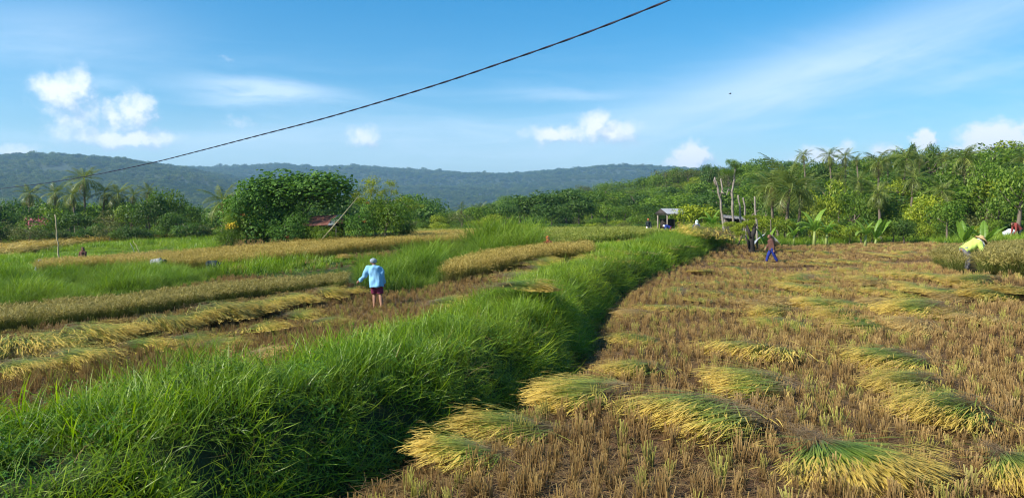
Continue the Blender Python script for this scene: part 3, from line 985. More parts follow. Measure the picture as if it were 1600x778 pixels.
scatter('bank_tussocks', 'reed', P, lay(P, .2, .9), sc(len(P), .36, .66), 'taller tussocks standing out of the bank grass')
P, _ = points(16, 32, .22, ['bank'], jit=.5)
S = sc(len(P), .8, 1.45)
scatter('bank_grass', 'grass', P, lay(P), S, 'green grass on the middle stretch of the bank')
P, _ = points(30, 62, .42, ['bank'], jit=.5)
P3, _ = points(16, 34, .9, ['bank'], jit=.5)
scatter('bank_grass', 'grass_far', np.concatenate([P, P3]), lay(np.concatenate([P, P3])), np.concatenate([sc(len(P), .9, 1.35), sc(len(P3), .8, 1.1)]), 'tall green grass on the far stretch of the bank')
P, _ = points(36, 58, .45, ['bank'], jit=.5)
scatter('bank_tussocks', 'reed', P, lay(P, .2, .9), sc(len(P), .5, .85), 'tall grass on the far end of the bank by the charred stump')
P, _ = points(12, 45, .30, ['tall'], jit=.5)
S = sc(len(P), .42, .72); S *= np.clip(1 + 1.6 * np.array([noise.noise(Vector((a * .5, b * .35, 2))) for a, b, _ in P.tolist()]), .5, 1.7)[:, None]
scatter('tall_grass', 'reed', P, spin(len(P), .12), S, 'thick dark green grass along the terrace edge on the left')
P, _ = points(16, 62, .42, ['bushy'], jit=.5)
px_, _p = to_px(P[:, 0], P[:, 1], P[:, 2])
S = sc(len(P), .5, .85)
S[(px_ > 600) & (px_ < 700)] *= 1.25
S[(px_ < 560)] *= .30
S[(px_ > 745) & (px_ < 835)] *= 1.9
S *= np.clip(1 + 1.2 * np.array([noise.noise(Vector((a * .6, b * .4, 7))) for a, b, _ in P.tolist()]), .6, 1.5)[:, None]
scatter('tall_grass', 'reed', P, spin(len(P), .15), S, 'tall overhanging green grass behind the woman in blue')
P, _ = points(16, 90, .6, ['green'], jit=.5)
cl = np.array([noise.noise(Vector((a * .22, b * .16, 5))) for a, b, _ in P.tolist()])
S = sc(len(P), .75, 1.25); S[:, 2] *= np.clip(.7 + cl * 2.2, .25, 2.0)
scatter('field_grass', 'grass_far', P, spin(len(P), .12), S, 'green grass of the terraces on the left')
P, _ = points(18, 46, .17, ['strip'], jit=.4)
P2, _ = points(10, 18, .17, ['strip'], jit=.4)
P = np.concatenate([P, P2])
scatter('standing_rice', 'rice_dull', P, spin(len(P), .14), sc(len(P), .65, .9), 'strip of standing rice behind the row of cut sheaves')
P, _ = points(20, 50, .2, ['gold'], jit=.4)
scatter('standing_rice', 'rice_gold', P, spin(len(P), .14), sc(len(P), .85, 1.1), 'golden strip of standing rice right of the woman in blue')
P, _ = points(20, 80, .24, ['rice'], jit=.4)
scatter('standing_rice', 'rice_gold', P, spin(len(P), .14), sc(len(P), .8, 1.1), 'long band of ripe rice in front of the overgrown hut')
P, _ = points(30, 130, .7, ['goldfar'], jit=.4)
scatter('standing_rice', 'rice_gold', P, spin(len(P), .14), sc(len(P), 1.0, 1.3) * [3.5, 3.5, 1.0], 'thin far band of yellow rice before the trees on the left')
P, _ = points(30, 90, .8, ['cut'], jit=.5)
scatter('straw_litter', 'litter', P, spin(len(P), .05), sc(len(P), 1.6, 2.4), 'straw on the small cut patch in the green field on the left')
P, _ = points(30, 130, .5, ['farrice'], jit=.4)
scatter('standing_rice', 'rice_green', P, spin(len(P), .14), sc(len(P), 1.0, 1.4) * [1.6, 1.6, 1.0], 'yellow-green rice of the far middle field')
P, _ = points(20, 80, .32, ['row'], jit=.5)
scatter('tall_grass', 'grass_far', P, spin(len(P), .12), sc(len(P), .9, 1.2), 'green grassy edge in front of the harvesters')
P, _ = points(18, 36, .2, ['rightrice'], jit=.4)
px_, py_ = to_px(P[:, 0], P[:, 1], P[:, 2])
P = P[~((np.abs(px_ - 1517) < 16) & (py_ > 408))]
scatter('standing_rice', 'rice_dull', P, spin(len(P), .2), sc(len(P), 1.0, 1.3), 'ripe rice still standing round the harvester in yellow')
P, _ = points(50, 130, .9, ['verge'], jit=.5)
P2, _ = points(2, 50, .5, ['verge'], jit=.5)
P = np.concatenate([P, P2])
S = sc(len(P), 1.0, 1.7)
scatter('field_grass', 'grass_far', P, spin(len(P), .12), S, 'green rough grass at the edges of the fields')

# ------------------------------------------------------------------ tree makers
def crown_mesh(seed, mat, n=2600, lobes=16, leaf=.075, flat=.75, gap=.0, squash=0.0, wide=.62, spiky=0.0):
    """leaves spread over many uneven lobes; unit crown: radius about 1, centre at 0, bottom about -flat"""
    rg = np.random.default_rng(seed)
    c = rg.normal(size=(lobes, 3)); c /= np.linalg.norm(c, axis=1, keepdims=True)
    c[:, 2] = np.where(c[:, 2] < -.45, -c[:, 2] * .5, c[:, 2])
    c *= rg.uniform(.35, .78, lobes)[:, None] * np.array([1, 1, flat])
    lr = rg.uniform(.22, .46, lobes)
    w = lr ** 2; w /= w.sum()
    which = rg.choice(lobes, n, p=w)
    u = rg.normal(size=(n, 3)); u /= np.linalg.norm(u, axis=1, keepdims=True)
    low = (u[:, 2] < -.3) & (rg.random(n) < .6); u[low, 2] *= -1
    # sub-clumps make the surface knobbly and leave gaps
    kn = np.array([noise.noise(Vector((a * 3.1 + k, b * 3.1, cc * 3.1 + seed))) for a, b, cc, k in zip(u[:, 0].tolist(), u[:, 1].tolist(), u[:, 2].tolist(), which.tolist())])
    P = c[which] + u * (lr[which] * (1 + kn * .45) * rg.uniform(.78, 1.06, n) ** .6)[:, None]
    if gap: k = kn > -gap; P, u, which, kn = P[k], u[k], which[k], kn[k]; n = len(P)
    out = rg.random(n) < .04; P[out] += u[out] * rg.uniform(.03, .14, (out.sum(), 1))
    nrm = u + rg.normal(size=(n, 3)) * .55 + np.array([0, 0, .35]); nrm /= np.linalg.norm(nrm, axis=1, keepdims=True)
    a = np.cross(nrm, rg.normal(size=(n, 3))); a /= np.linalg.norm(a, axis=1, keepdims=True); b = np.cross(nrm, a)
    L = leaf * rg.uniform(.6, 1.35, n)[:, None]; W = L * wide
    a = a - np.array([0, 0, .3]) ; 
    p1 = P - a * L * .5; p2 = P + b * W * .5 - nrm * W * .12; p3 = P + a * L * .5 - nrm * L * .15; p4 = P - b * W * .5 - nrm * W * .12
    V = np.stack([p1, p2, p3, p4], 1).reshape(-1, 3)
    F = np.arange(4 * n).reshape(-1, 4)
    t = np.repeat(rg.random(n), 4); rnd = np.repeat(np.clip(kn * .9 + .5 + rg.normal(0, .12, n), 0, 1), 4)
    return mesh_np('crown_mesh', V, F, mat, {'t': t, 'rnd': rnd})


def trunk_mesh(seed, h, r, top=.35, limbs=4, mat='bark', lean=.08, spread=.5):
    rg = np.random.default_rng(seed); b = MB()
    n = 7
    ph = rg.uniform(0, 6.28)
    pts = [(math.cos(ph) * lean * h * (k / (n - 1)) ** 1.5 + rg.normal(0, .015) * h, math.sin(ph) * lean * h * (k / (n - 1)) ** 1.5, h * k / (n - 1)) for k in range(n)]
    pts[0] = (0, 0, -.15)
    b.tube(pts, np.linspace(r * 1.25, r * top, n), 8, wob=.12, seed=seed)
    for k in range(limbs):
        i = rg.integers(3, n - 1); p = np.array(pts[i]); a = rg.uniform(0, 6.28)
        q = p + np.array([math.cos(a) * spread * h, math.sin(a) * spread * h, h * rg.uniform(.25, .55)]) * .6
        m = (p + q) / 2 + np.array([0, 0, -.04 * h])
        b.tube([p, m, q], [r * .5, r * .35, r * .15], 6, wob=.1, seed=seed + k)
    return b.mesh('trunk_mesh', M[mat])


CR = {'dark': [crown_mesh(10 + i, M['leaf_dark'], 2600, 15 + i * 3, .085, (.7, .9, 1.0, .6)[i]) for i in range(4)],
      'mid': [crown_mesh(20 + i, M['leaf_mid'], 2600, 14 + i * 3, .085, (.7, .95, 1.1, .6)[i], gap=(.0, .35, .45, .2)[i]) for i in range(4)],
      'yel': [crown_mesh(30 + i, M['leaf_yel'], 2400, 14 + i * 4, .095, (.75, 1.0, .65)[i], gap=.4) for i in range(3)],
      'olive': [crown_mesh(40 + i, M['leaf_olive'], 2000, 12 + i * 4, .07, (.7, 1.0, .6)[i], gap=.25) for i in range(3)]}
TR = [trunk_mesh(50 + i, 1.0, .035, limbs=5) for i in range(4)]


def tree(x, y, width, height, kind, label, group='trees around the fields', z=None, trunk_frac=.30, name='broadleaf_tree', cat='tree', vi=None):
    z = float(ground(x, y)) if z is None else z
    e = empty(name, (x, y, z), RNG.uniform(0, 6.28))
    ms = CR[kind]
    cm = ms[int(RNG.integers(0, len(ms))) if vi is None else vi % len(ms)]
    hz = height * (1 - trunk_frac) / 1.75
    c = link(bpy.data.objects.new('crown', cm), e); c.location = (0, 0, height - hz * .95); c.scale = (width / 2 * 1.22, width / 2 * 1.22, hz * 1.05)
    t = link(bpy.data.objects.new('trunk', TR[int(RNG.integers(0, 4))]), e)
    t.scale = (height * .75, height * .75, height * .72)
    tag(e, label, cat, group)
    return e


def z_for(py, d): return CAM_Z + (338 - py) * d / F_PX


def ptree(px, d, top, wpx, kind, label, group='trees around the fields', **k):
    p = on_ground(px, d)
    return tree(p[0], p[1], wpx * d / F_PX, max((z_for(top, d) - p[2]) * 1.10, 1.2), kind, label, group, **k)


def frond_mesh(seed, L=2.6, mat='palm', droop=1.5, pairs=24, leafL=.62, up=.3):
    rg = np.random.default_rng(seed); p = PL()
    n = 12; pos = np.array([0., 0, 0]); ang = up; pts = []; tang = []
    for k in range(n + 1):
        pts.append(pos.copy()); d = np.array([math.cos(ang), 0, math.sin(ang)]); tang.append(d)
        pos = pos + d * L / n; ang -= droop / n * (.5 + 1.1 * k / n)
    pts = np.array(pts); tang = np.array(tang)
    w = np.linspace(.045, .01, n + 1)[:, None]
    V = np.stack([pts + [0, 1, 0] * w, pts - [0, 1, 0] * w], 1).reshape(-1, 3)
    F = np.array([[2 * k, 2 * k + 1, 2 * k + 3, 2 * k + 2] for k in range(n)])
    p.put(V, F, np.ones(len(V)), np.full(len(V), .9))
    s = np.linspace(.12, .99, pairs); idx = s * n; i = np.clip(idx.astype(int), 0, n - 1); f = (idx - i)[:, None]
    B = pts[i] * (1 - f) + pts[i + 1] * f; T = tang[i]
    ll = leafL * np.sin(np.clip(s * 1.05 + .12, 0, 1) * math.pi) ** .55 + .08
    for sg in (-1, 1):
        D = T * .55 + np.array([0, sg, 0]) * .8 + np.array([0, 0, -.28]) + rg.normal(size=T.shape) * .10
        D /= np.linalg.norm(D, axis=1, keepdims=True)
        p.put(*strips(B, D, ll * rg.uniform(.85, 1.1, pairs), np.full(pairs, .075), rg.uniform(.5, 1.1, pairs), 2, side=T, rg=rg, t0=.2, t1=.8))
    return p.mesh('frond_mesh', M[mat])


FR = [frond_mesh(400 + i, 2.6, 'palm', (1.0, 1.5, 2.0, 2.4)[i]) for i in range(4)]
FRD = [frond_mesh(410, 2.3, 'palm_dry', 2.6)]


def palm(x, y, top_z, label, frond=2.6, n=22, lean=.06, group='coconut palms', z=None, r=.14, thin=False, upright=.0):
    z = float(ground(x, y)) if z is None else z
    e = empty('coconut_palm', (x, y, z), 0)
    h = max(top_z - z - frond * .45, .8)
    a = RNG.uniform(0, 6.28); lx, ly = math.cos(a) * lean * h, math.sin(a) * lean * h
    b = MB(); k = np.linspace(0, 1, 9)
    b.tube(np.stack([lx * k ** 1.8, ly * k ** 1.8, h * k - .1], 1), r * (1.25 - .45 * k) * np.where(np.arange(9) == 0, 1.4, 1), 8, wob=.06)
    b.build('trunk', M['bark'], e)
    s = frond / 2.6
    for i in range(n):
        q = i / (n - 1)
        az = i * 2.39996 + RNG.uniform(-.2, .2)
        el = R(66 + upright) - q * R(118) + RNG.uniform(-.12, .12)
        me = FR[min(3, int(q * 4 + RNG.uniform(-.6, .6)) if q > .05 else 0)] if not (q > .88 and RNG.random() < .5) else FRD[0]
        f = link(bpy.data.objects.new('frond', me), e)
        f.location = (lx, ly, h - q * .12 * s)
        f.rotation_euler = (Matrix.Rotation(az, 3, 'Z') @ Matrix.Rotation(-(el - .3), 3, 'Y') @ Matrix.Rotation(RNG.uniform(-.4, .4), 3, 'X')).to_euler()
        g = s * RNG.uniform(.82, 1.1) * (.85 if q < .12 else 1); f.scale = (g, g, g)
    b2 = MB()
    for i in range(6):
        b2.ball((lx + math.cos(i * 1.1) * .2 * s, ly + math.sin(i * 1.1) * .2 * s, h - .25 * s), .12 * s, 1)
    b2.build('coconut', M['stem'], e) if False else None
    tag(e, label, 'palm tree', group)
    return e


def ppalm(px, d, top, label, **k):
    p = on_ground(px, d)
    return palm(p[0], p[1], z_for(top, d), label, **k)


def banana_leaf(seed, L=1.9, W=.50, droop=1.2, torn=.5):
    rg = np.random.default_rng(seed); p = PL()
    n = 14; pos = np.array([0., 0, 0]); ang = 1.25; pts = []; up = []
    for k in range(n + 1):
        pts.append(pos.copy()); up.append([-math.sin(ang), 0, math.cos(ang)])
        pos = pos + np.array([math.cos(ang), 0, math.sin(ang)]) * L / n; ang -= droop / n * (.3 + 1.4 * k / n)
    pts = np.array(pts); up = np.array(up); s = np.linspace(0, 1, n + 1)
    w = W * .5 * np.where(s < .14, .06, np.sin(np.clip((s - .12) / .88, 0, 1) ** .7 * math.pi) ** .5 + .04)
    for sg in (-1, 1):
        e1 = pts + up * .0; mid = pts + np.array([0, sg, 0]) * (w * .55)[:, None] + up * (w * .28)[:, None]; ed = pts + np.array([0, sg, 0]) * w[:, None] + up * (w * .05)[:, None]
        for k in range(n):
            sh = np.array([.0, 0, 0]) if rg.random() > torn else (pts[k + 1] - pts[k]) * -.18
            V = np.array([e1[k], mid[k], ed[k], e1[k + 1], mid[k + 1] + sh, ed[k + 1] + sh])
            rr = rg.uniform(.2, .8)
            p.put(V, np.array([[0, 1, 4, 3], [1, 2, 5, 4]]), np.array([.2, .5, .8] * 2), np.full(6, rr))
    return p.mesh('banana_leaf_mesh', M['banana'])


BL = [banana_leaf(500, 1.9, .52, 1.1), banana_leaf(501, 1.8, .55, 1.9), banana_leaf(502, 1.6, .5, 2.6), banana_leaf(503, 1.7, .48, .3)]


def banana(px, d, h, n, label, s=1.0, upright=False, azs=None, base=None):
    p = on_ground(px, d)
    e = empty('banana_plant', tuple(p), 0)
    b = MB(); sh = h * (.45 if not upright else .22)
    b.tube([(0, 0, -.1), (.02, 0, sh * .5), (.05, .02, sh)], [.13 * s, .11 * s, .07 * s], 9, wob=.05)
    b.build('stem', M['stem'], e)
    for i in range(n):
        q = (i + .5) / n
        f = link(bpy.data.objects.new('leaf', BL[3] if upright else BL[min(2, int(q * 3))]), e)
        f.location = (.04, .02, sh * .93)
        f.rotation_euler = (0, R(-12 + 42 * q) if not upright else R(RNG.uniform(-8, 32)), azs[i] if azs else i * 2.4 + RNG.uniform(-.3, .3))
        g = 1.3 * s * (h - sh) / 1.75 * RNG.uniform(.85, 1.1); f.scale = (g, g, g)
    tag(e, label, 'banana plant', 'banana plants')
    return e


# ------------------------------------------------------------------ trees, left side beyond the fields
GL = 'trees closing the fields on the left'
rl = random.Random(3)
for px, d, top, w, kind in [(-70, 96, 318, 90, 'dark'), (-10, 92, 316, 70, 'dark'), (30, 99, 322, 55, 'dark'), (62, 90, 338, 60, 'mid'), (85, 101, 318, 60, 'mid'), (120, 92, 332, 60, 'dark'),
                            (150, 100, 322, 50, 'mid'), (172, 93, 330, 55, 'olive'), (205, 92, 316, 52, 'mid'), (235, 90, 309, 58, 'dark'), (262, 92, 305, 60, 'mid'), (292, 98, 320, 50, 'dark'),
                            (315, 100, 334, 50, 'mid'), (190, 101, 312, 60, 'dark'), (110, 106, 314, 60, 'dark'), (345, 90, 326, 50, 'dark'), (0, 84, 348, 46, 'dark'), (370, 78, 310, 46, 'dark'), (40, 107, 310, 70, 'dark'), (275, 88, 330, 46, 'dark')]:
    ptree(px, d, top, w, kind, 'bushy broadleaf tree in the dark belt of trees behind the left-hand fields', GL, trunk_frac=.12)
for px, d, top, w, kind, lab, g in [(45, 80, 352, 60, 'olive', 'low bush with pink blossom among the trees at the far left', None)]:
    ptree(px, d, top, w, kind, lab, GL, trunk_frac=.05, name='flowering_shrub', cat='shrub')
for px in range(-100, 360, 17):
    ptree(px, rl.uniform(82, 88), rl.uniform(346, 362), rl.uniform(34, 48), rl.choice(['dark', 'mid', 'dark', 'olive']), 'low leafy shrub at the foot of the tree belt on the left', 'shrubs at the foot of the left tree belt', trunk_frac=.05, name='leafy_shrub', cat='shrub')

# palms on the left
for px, d, top, lab, fr in [(46, 104, 289, 'coconut palm at the far left above the dark trees', 2.6), (86, 102, 287, 'coconut palm left of the tallest palm, its fronds pale in the sun', 2.8),
                            (134, 100, 263, 'tallest coconut palm on the left, rising against the ridge', 3.4), (160, 100, 286, 'dense palm right beside the tallest palm on the left', 2.8), (118, 98, 290, 'palm tucked under the left side of the tallest palm', 2.6),
                            (188, 100, 287, 'spreading palm between the tallest palm and the small rightmost one', 3.0), (229, 103, 287, 'small palm rising alone above the round trees on the left', 2.2),
                            (347, 78, 292, 'coconut palm standing just left of the overgrown hut', 3.2), (205, 104, 294, 'low palm half hidden between two palms left of the round trees', 2.2), (366, 80, 306, 'low palm pressed against the left flank of the vine-covered tree', 2.4)]:
    ppalm(px, d, top, lab, frond=fr, group='coconut palms on the left')

# ------------------------------------------------------------------ centre, beyond the fields
GC = 'trees beyond the middle field'
CENT = [(640, 112, 345, 46, 'olive'), (662, 120, 338, 36, 'mid'), (684, 108, 334, 24, 'yel'), (700, 118, 330, 44, 'mid'), (722, 112, 333, 44, 'olive'), (745, 124, 322, 50, 'mid'), (768, 112, 336, 36, 'yel'),
        (790, 126, 318, 52, 'dark'), (812, 140, 305, 80, 'dark'), (845, 138, 302, 80, 'dark'), (885, 140, 297, 90, 'dark'), (862, 124, 318, 60, 'dark'), (905, 128, 312, 60, 'dark'), (925, 150, 298, 56, 'mid'), (948, 128, 318, 50, 'mid'),
        (975, 116, 324, 50, 'mid'), (998, 108, 334, 36, 'mid'), (1018, 118, 320, 46, 'dark'), (835, 112, 338, 46, 'dark'), (935, 112, 340, 36, 'mid'), (965, 108, 343, 30, 'yel'), (1040, 112, 322, 50, 'dark'), (655, 130, 342, 60, 'mid'), (740, 118, 345, 40, 'yel'), (770, 118, 340, 44, 'mid')]
for px, d, top, w, kind in CENT:
    ptree(px, d, top, w, kind, {'dark': 'broad dark-crowned tree in the row beyond the middle field', 'mid': 'mid-green tree in the row beyond the middle field', 'yel': 'small yellow-green tree in the row beyond the middle field', 'olive': 'thin olive-coloured tree in the row beyond the middle field'}[kind], GC, trunk_frac=.12)
for px in range(600, 1060, 15):
    ptree(px, rl.uniform(98, 106), rl.uniform(346, 358), rl.uniform(22, 34), rl.choice(['mid', 'olive', 'yel', 'dark']), 'low shrub along the far edge of the middle field', 'shrubs along the far edge of the middle field', trunk_frac=.05, name='leafy_shrub', cat='shrub')
for px, d, top, lab in [(722, 150, 318, 'small distant palm above the low trees in the middle'), (752, 150, 316, 'distant palm with ragged crown in the middle of the valley'), (772, 155, 318, 'distant palm right of the ragged one in the valley'),
                        (946, 190, 291, 'slim palm standing above the dark round crowns in the middle'), (872, 170, 300, 'palm barely rising over the round dark trees')]:
    ppalm(px, d, top, lab, frond=2.8, group='palms in the middle distance', n=16)

# ------------------------------------------------------------------ the wooded rise on the right
GR = 'trees of the wooded rise'
pts = []
tries = 0
while len(pts) < 165 and tries < 9000:
    tries += 1
    px = rl.uniform(700, 1720)
    rc = float(np.interp(px, HILL_PX, HILL_RC)); r0 = float(np.interp(px, HILL_PX, HILL_R0))
    r = r0 + 8 + (rc * 1.06 - r0) * rl.random() ** 1.15
    az = math.atan((px - 800) / F_PX); x, y = math.sin(az) * r, math.cos(az) * r
    if any((x - a) ** 2 + (y - b) ** 2 < (4.2 + r * .012) ** 2 for a, b in pts): continue
    pts.append((x, y))
for x, y in pts:
    r = math.hypot(x, y); px = 800 + F_PX * x / y
    kind = rl.choice(['dark', 'dark', 'mid', 'mid', 'olive'] if px < 1230 else ['mid', 'mid', 'yel', 'dark', 'olive', 'mid'])
    big = 1.0 if px > 1230 else 1.15
    w = rl.uniform(6.0, 10.5) * big; h = rl.uniform(4.8, 7.8) * (.95 if px > 1230 else 1.0)
    where = 'left half, behind the field shelter' if px < 1150 else 'right half, below the skyline palms'
    tone = {'dark': 'dark green', 'mid': 'mid-green', 'yel': 'yellow-green', 'olive': 'olive-brown'}[kind]
    tree(x, y, w, h, kind, '%s tree among many on the wooded rise, %s' % (tone, where), GR + ', ' + tone, trunk_frac=.15)

# undergrowth that closes the gaps
proto_collection('bush', [CR['dark'][0], CR['mid'][0], CR['mid'][3], CR['dark'][3], CR['olive'][0], CR['yel'][0]])
proto_collection('forest', [CR['dark'][0], CR['dark'][3], CR['mid'][0], CR['mid'][3], CR['dark'][1], CR['olive'][0]])
proto_collection('far_forest', [crown_mesh(90 + i, M[('far_dark', 'far_light')[i % 2]], 700, 9 + i * 2, .15, (.6, .8, .7, .95, .65, 1.2)[i]) for i in range(6)])
X, Y = jgrid(-130, 380, 60, 470, 4.6, 0, .5)
px = 800 + F_PX * X / Y; r = np.hypot(X, Y)
k = (px > 560) & (px < 1850) & (r > np.interp(px, HILL_PX, HILL_R0) + 6) & (r < np.interp(px, HILL_PX, HILL_RC) * 1.25)
X, Y = X[k], Y[k]
S = RNG.uniform(1.9, 3.4, len(X)); 
scatter('undergrowth', 'bush', np.stack([X, Y, ground(X, Y) + S * .25], 1), spin(len(X), .1), np.stack([S * 1.15, S * 1.15, S * .75], 1), 'thick undergrowth over the wooded rise')
# the valley floor ahead and to the left: woodland that reads as one mass
X, Y = jgrid(-1100, 700, 120, 1250, 9.0, 0, .5)
px = 800 + F_PX * X / Y; r = np.hypot(X, Y)
k = (px > -200) & (px < 1150) & (r > 108) & ~((px > 660) & (r < np.interp(px, HILL_PX, HILL_RC) * 1.2))
X, Y = X[k], Y[k]; S = RNG.uniform(3.2, 5.4, len(X))
gz = np.maximum(ground(X, Y), hill_at(np.arctan2(X, Y), np.hypot(X, Y)) * (np.hypot(X, Y) > 960) - 99 * (np.hypot(X, Y) <= 960))
scatter('valley_woodland', 'forest', np.stack([X, Y, gz + S * .55], 1), spin(len(X), .1), np.stack([S * 1.1, S * 1.1, S * .95], 1), 'woodland covering the valley floor')


def hill_cover():
    A, Rr = [], []
    for r0, r1, s in ((1000, 2000, 13.), (2000, 3200, 19.), (3200, 5200, 27.)):
        nrow = int((r1 - r0) / s / 1.3)
        for j in range(nrow):
            r = r0 + (j + .5) * s * 1.3; n = int(R(76) * r / s)
            A.append(np.linspace(-R(38), R(38), n) + RNG.uniform(-.5, .5, n) * s / r); Rr.append(r + RNG.uniform(-.6, .6, n) * s)
    A = np.concatenate(A); Rr = np.concatenate(Rr)
    X, Y = np.sin(A) * Rr, np.cos(A) * Rr
    Z = hill_at(A, Rr)
    e = 12.0
    slope = (hill_at(A, Rr + e) - hill_at(A, Rr - e)) / (2 * e)
    vis = slope > (Z - 2.5) / Rr - .03
    return X[vis], Y[vis], Z[vis], Rr[vis]


X, Y, Z, Rr = hill_cover()
S = RNG.uniform(.34, .62, len(X)) * np.interp(Rr, [1000, 2000, 3200, 5200], [13, 17, 24, 34])
S *= np.where(RNG.random(len(X)) < .04, 1.5, 1)
gl = np.array([noise.noise(Vector((a / 260., b / 160., 4))) for a, b in zip(X.tolist(), Y.tolist())])
k = ~((gl > .46) & (RNG.random(len(X)) < .8)); X, Y, Z, Rr, S, gl = X[k], Y[k], Z[k], Rr[k], S[k], gl[k]
S = S * (1 + .5 * gl)
scatter('hill_forest', 'far_forest', np.stack([X, Y, Z + S * .35], 1), spin(len(X), .1), np.stack([S * 1.1, S * 1.1, S * .8], 1), 'forest covering the far ridges')

# singled-out trees on the right
for px, d, top, w, kind, lab in [(1090, 68, 317, 62, 'yel', 'bright yellow-green tree right behind the grey-roofed shelter'), (1062, 72, 322, 34, 'mid', 'small tree touching the right end of the shelter roof'),
                                 (1452, 66, 308, 58, 'yel', 'rounded yellow-green tree behind the last strip of rice on the right'), (1480, 60, 320, 60, 'mid', 'low mid-green tree right of the rounded yellow-green one'),
                                 (1475, 84, 268, 70, 'mid', 'large dense green tree standing above the rounded yellow-green one'), (1330, 82, 305, 60, 'mid', 'bushy tree behind the row of banana plants'),
                                 (1300, 84, 290, 56, 'yel', 'light green tree left of the bushy one behind the bananas'), (1375, 78, 306, 66, 'mid', 'wide low tree between the banana plants and the rounded yellow tree'), (1400, 90, 282, 50, 'yel', 'pale green tree up the slope above the wide low one'),
                                 (1590, 58, 258, 70, 'mid', 'tall dense tree at the right edge of the picture'), (1540, 74, 262, 60, 'mid', 'mid-green tree left of the tall one at the right edge'), (1560, 62, 300, 50, 'mid', 'dark shrub-like tree behind the person in red'),
                                 (1424, 118, 226, 26, 'dark', 'dark rounded treetop standing out on the skyline between palms'), (1452, 118, 224, 26, 'mid', 'gappy tree on the skyline right of the dark rounded treetop'), (1530, 112, 238, 44, 'mid', 'rounded tree on the skyline near the right'),
                                 (1510, 88, 252, 50, 'olive', 'olive-brown tree halfway up the right slope'), (1350, 150, 244, 46, 'dark', 'dark tree under the skyline palms'), (1283, 150, 250, 44, 'dark', 'dark tree below the leftmost skyline palm'), (1570, 105, 240, 40, 'dark', 'dark tree on the skyline at far right'),
                                 (1112, 190, 258, 34, 'dark', 'dark treetop just left of the pollarded trunks'), (1135, 175, 255, 30, 'olive', 'treetop seen behind the pollarded trunks'), (1040, 260, 268, 50, 'olive', 'brownish treetop where the wooded rise tops out'), (1075, 250, 262, 50, 'olive', 'brownish crown on the skyline under the white cloud'),
                                 (1265, 80, 300, 50, 'yel', 'light green tree right of the big palm'), (1215, 74, 305, 60, 'dark', 'dark tree hiding the trunks of the big palm group'), (1180, 84, 300, 56, 'mid', 'mid-green tree behind the bare leaning poles')]:
    ptree(px, d, top, w, kind, lab, 'trees right of the shelter', trunk_frac=.12)
for px, d, top, lab, fr in [(1259, 125, 234, 'leftmost palm on the right-hand skyline, small and upright', 2.0), (1299, 120, 232, 'palm with a round crown right of the leftmost skyline palm', 2.6), (1320, 122, 234, 'palm with star-like fronds on the skyline', 2.6), (1341, 118, 242, 'thin dark palm between the star-like palm and the taller group', 1.6),
                            (1372, 96, 237, 'bushy palm at the left of the tall pair on the skyline', 3.0), (1407, 90, 229, 'tall palm with hanging sunlit fronds in the middle of the right skyline', 3.2), (1388, 108, 236, 'palm crown squeezed behind the tall pair', 2.4), (1470, 104, 236, 'pointed palm top right of the gappy tree', 2.4),
                            (1508, 88, 229, 'broad palm on the skyline below the large white cloud', 3.0), (1537, 84, 270, 'lower palm with drooping fronds on the right slope', 3.0), (1335, 88, 268, 'yellowish palm below the skyline palms', 2.4), (1375, 76, 285, 'palm with hanging fronds above the wide low tree', 2.4),
                            (1433, 112, 238, 'small palm peeping between the dark treetop and the gappy tree', 2.0), (1488, 110, 240, 'small palm left of the broad palm on the skyline', 2.2), (1555, 104, 240, 'slim palm near the utility pole on the skyline', 2.2), (1422, 84, 262, 'mid-slope palm below the tall sunlit-fronded palm', 2.6), (1310, 100, 262, 'mid-slope palm below the star-like palm', 2.4), (1466, 78, 282, 'lower palm left of the large dense green tree', 2.4), (1580, 82, 262, 'palm among trees near the right edge, halfway up the slope', 2.6), (1594, 96, 232, 'palm cut by the right edge of the picture', 2.6), (1228, 66, 262, 'large young palm with an upright plume right of the pollarded trunks', 4.1), (1208, 70, 268, 'shorter palm leaning on the left of the large young palm', 3.0), (1247, 70, 272, 'shorter palm on the right of the large young palm', 3.0), (1196, 80, 280, 'low palm behind the pollarded trunks', 2.2)]:
    ppalm(px, d, top, lab, frond=fr, group='coconut palms on the right', upright=24 if 'plume' in lab else 0, n=26 if 'large young' in lab else 24)
for px in range(1175, 1700, 17):
    ptree(px, rl.uniform(60, 68), rl.uniform(330, 342) if px < 1260 else rl.uniform(342, 354), rl.uniform(30, 46), rl.choice(['mid', 'yel', 'yel', 'dark']), 'leafy shrub along the upper edge of the harvested field on the right', 'shrubs along the upper edge of the right field', trunk_frac=.04, name='leafy_shrub', cat='shrub')

for px, d, h, n, s, up, lab in [(1272, 55, 2.6, 7, 1.0, False, 'banana plant with drooping leaves above the middle of the field edge'), (1291, 57, 2.3, 6, .9, False, 'smaller banana plant close on the right of the drooping one'), (1352, 54, 2.1, 5, .9, False, 'banana plant with wide-open leaves in front of the wide low tree'),
                                (1505, 46, 2.0, 6, .75, True, 'pale banana plant with upright leaves behind the straw hat'), (1537, 45, 2.1, 6, .75, True, 'bright banana plant just right of the straw hat'), (1112, 62, 2.4, 7, .9, False, 'banana plant left of the pale pollarded trunk'),
                                (1196, 47, 1.9, 3, .7, True, 'small bright banana shoot behind the man in the brown hood'), (1240, 56, 1.7, 5, .8, False, 'low banana plant right of the grey sheet'), (1368, 60, 2.4, 4, .9, True, 'banana plant with one pale upright leaf right of the bushes')]:
    banana(px, d, h, n, lab, s, up)

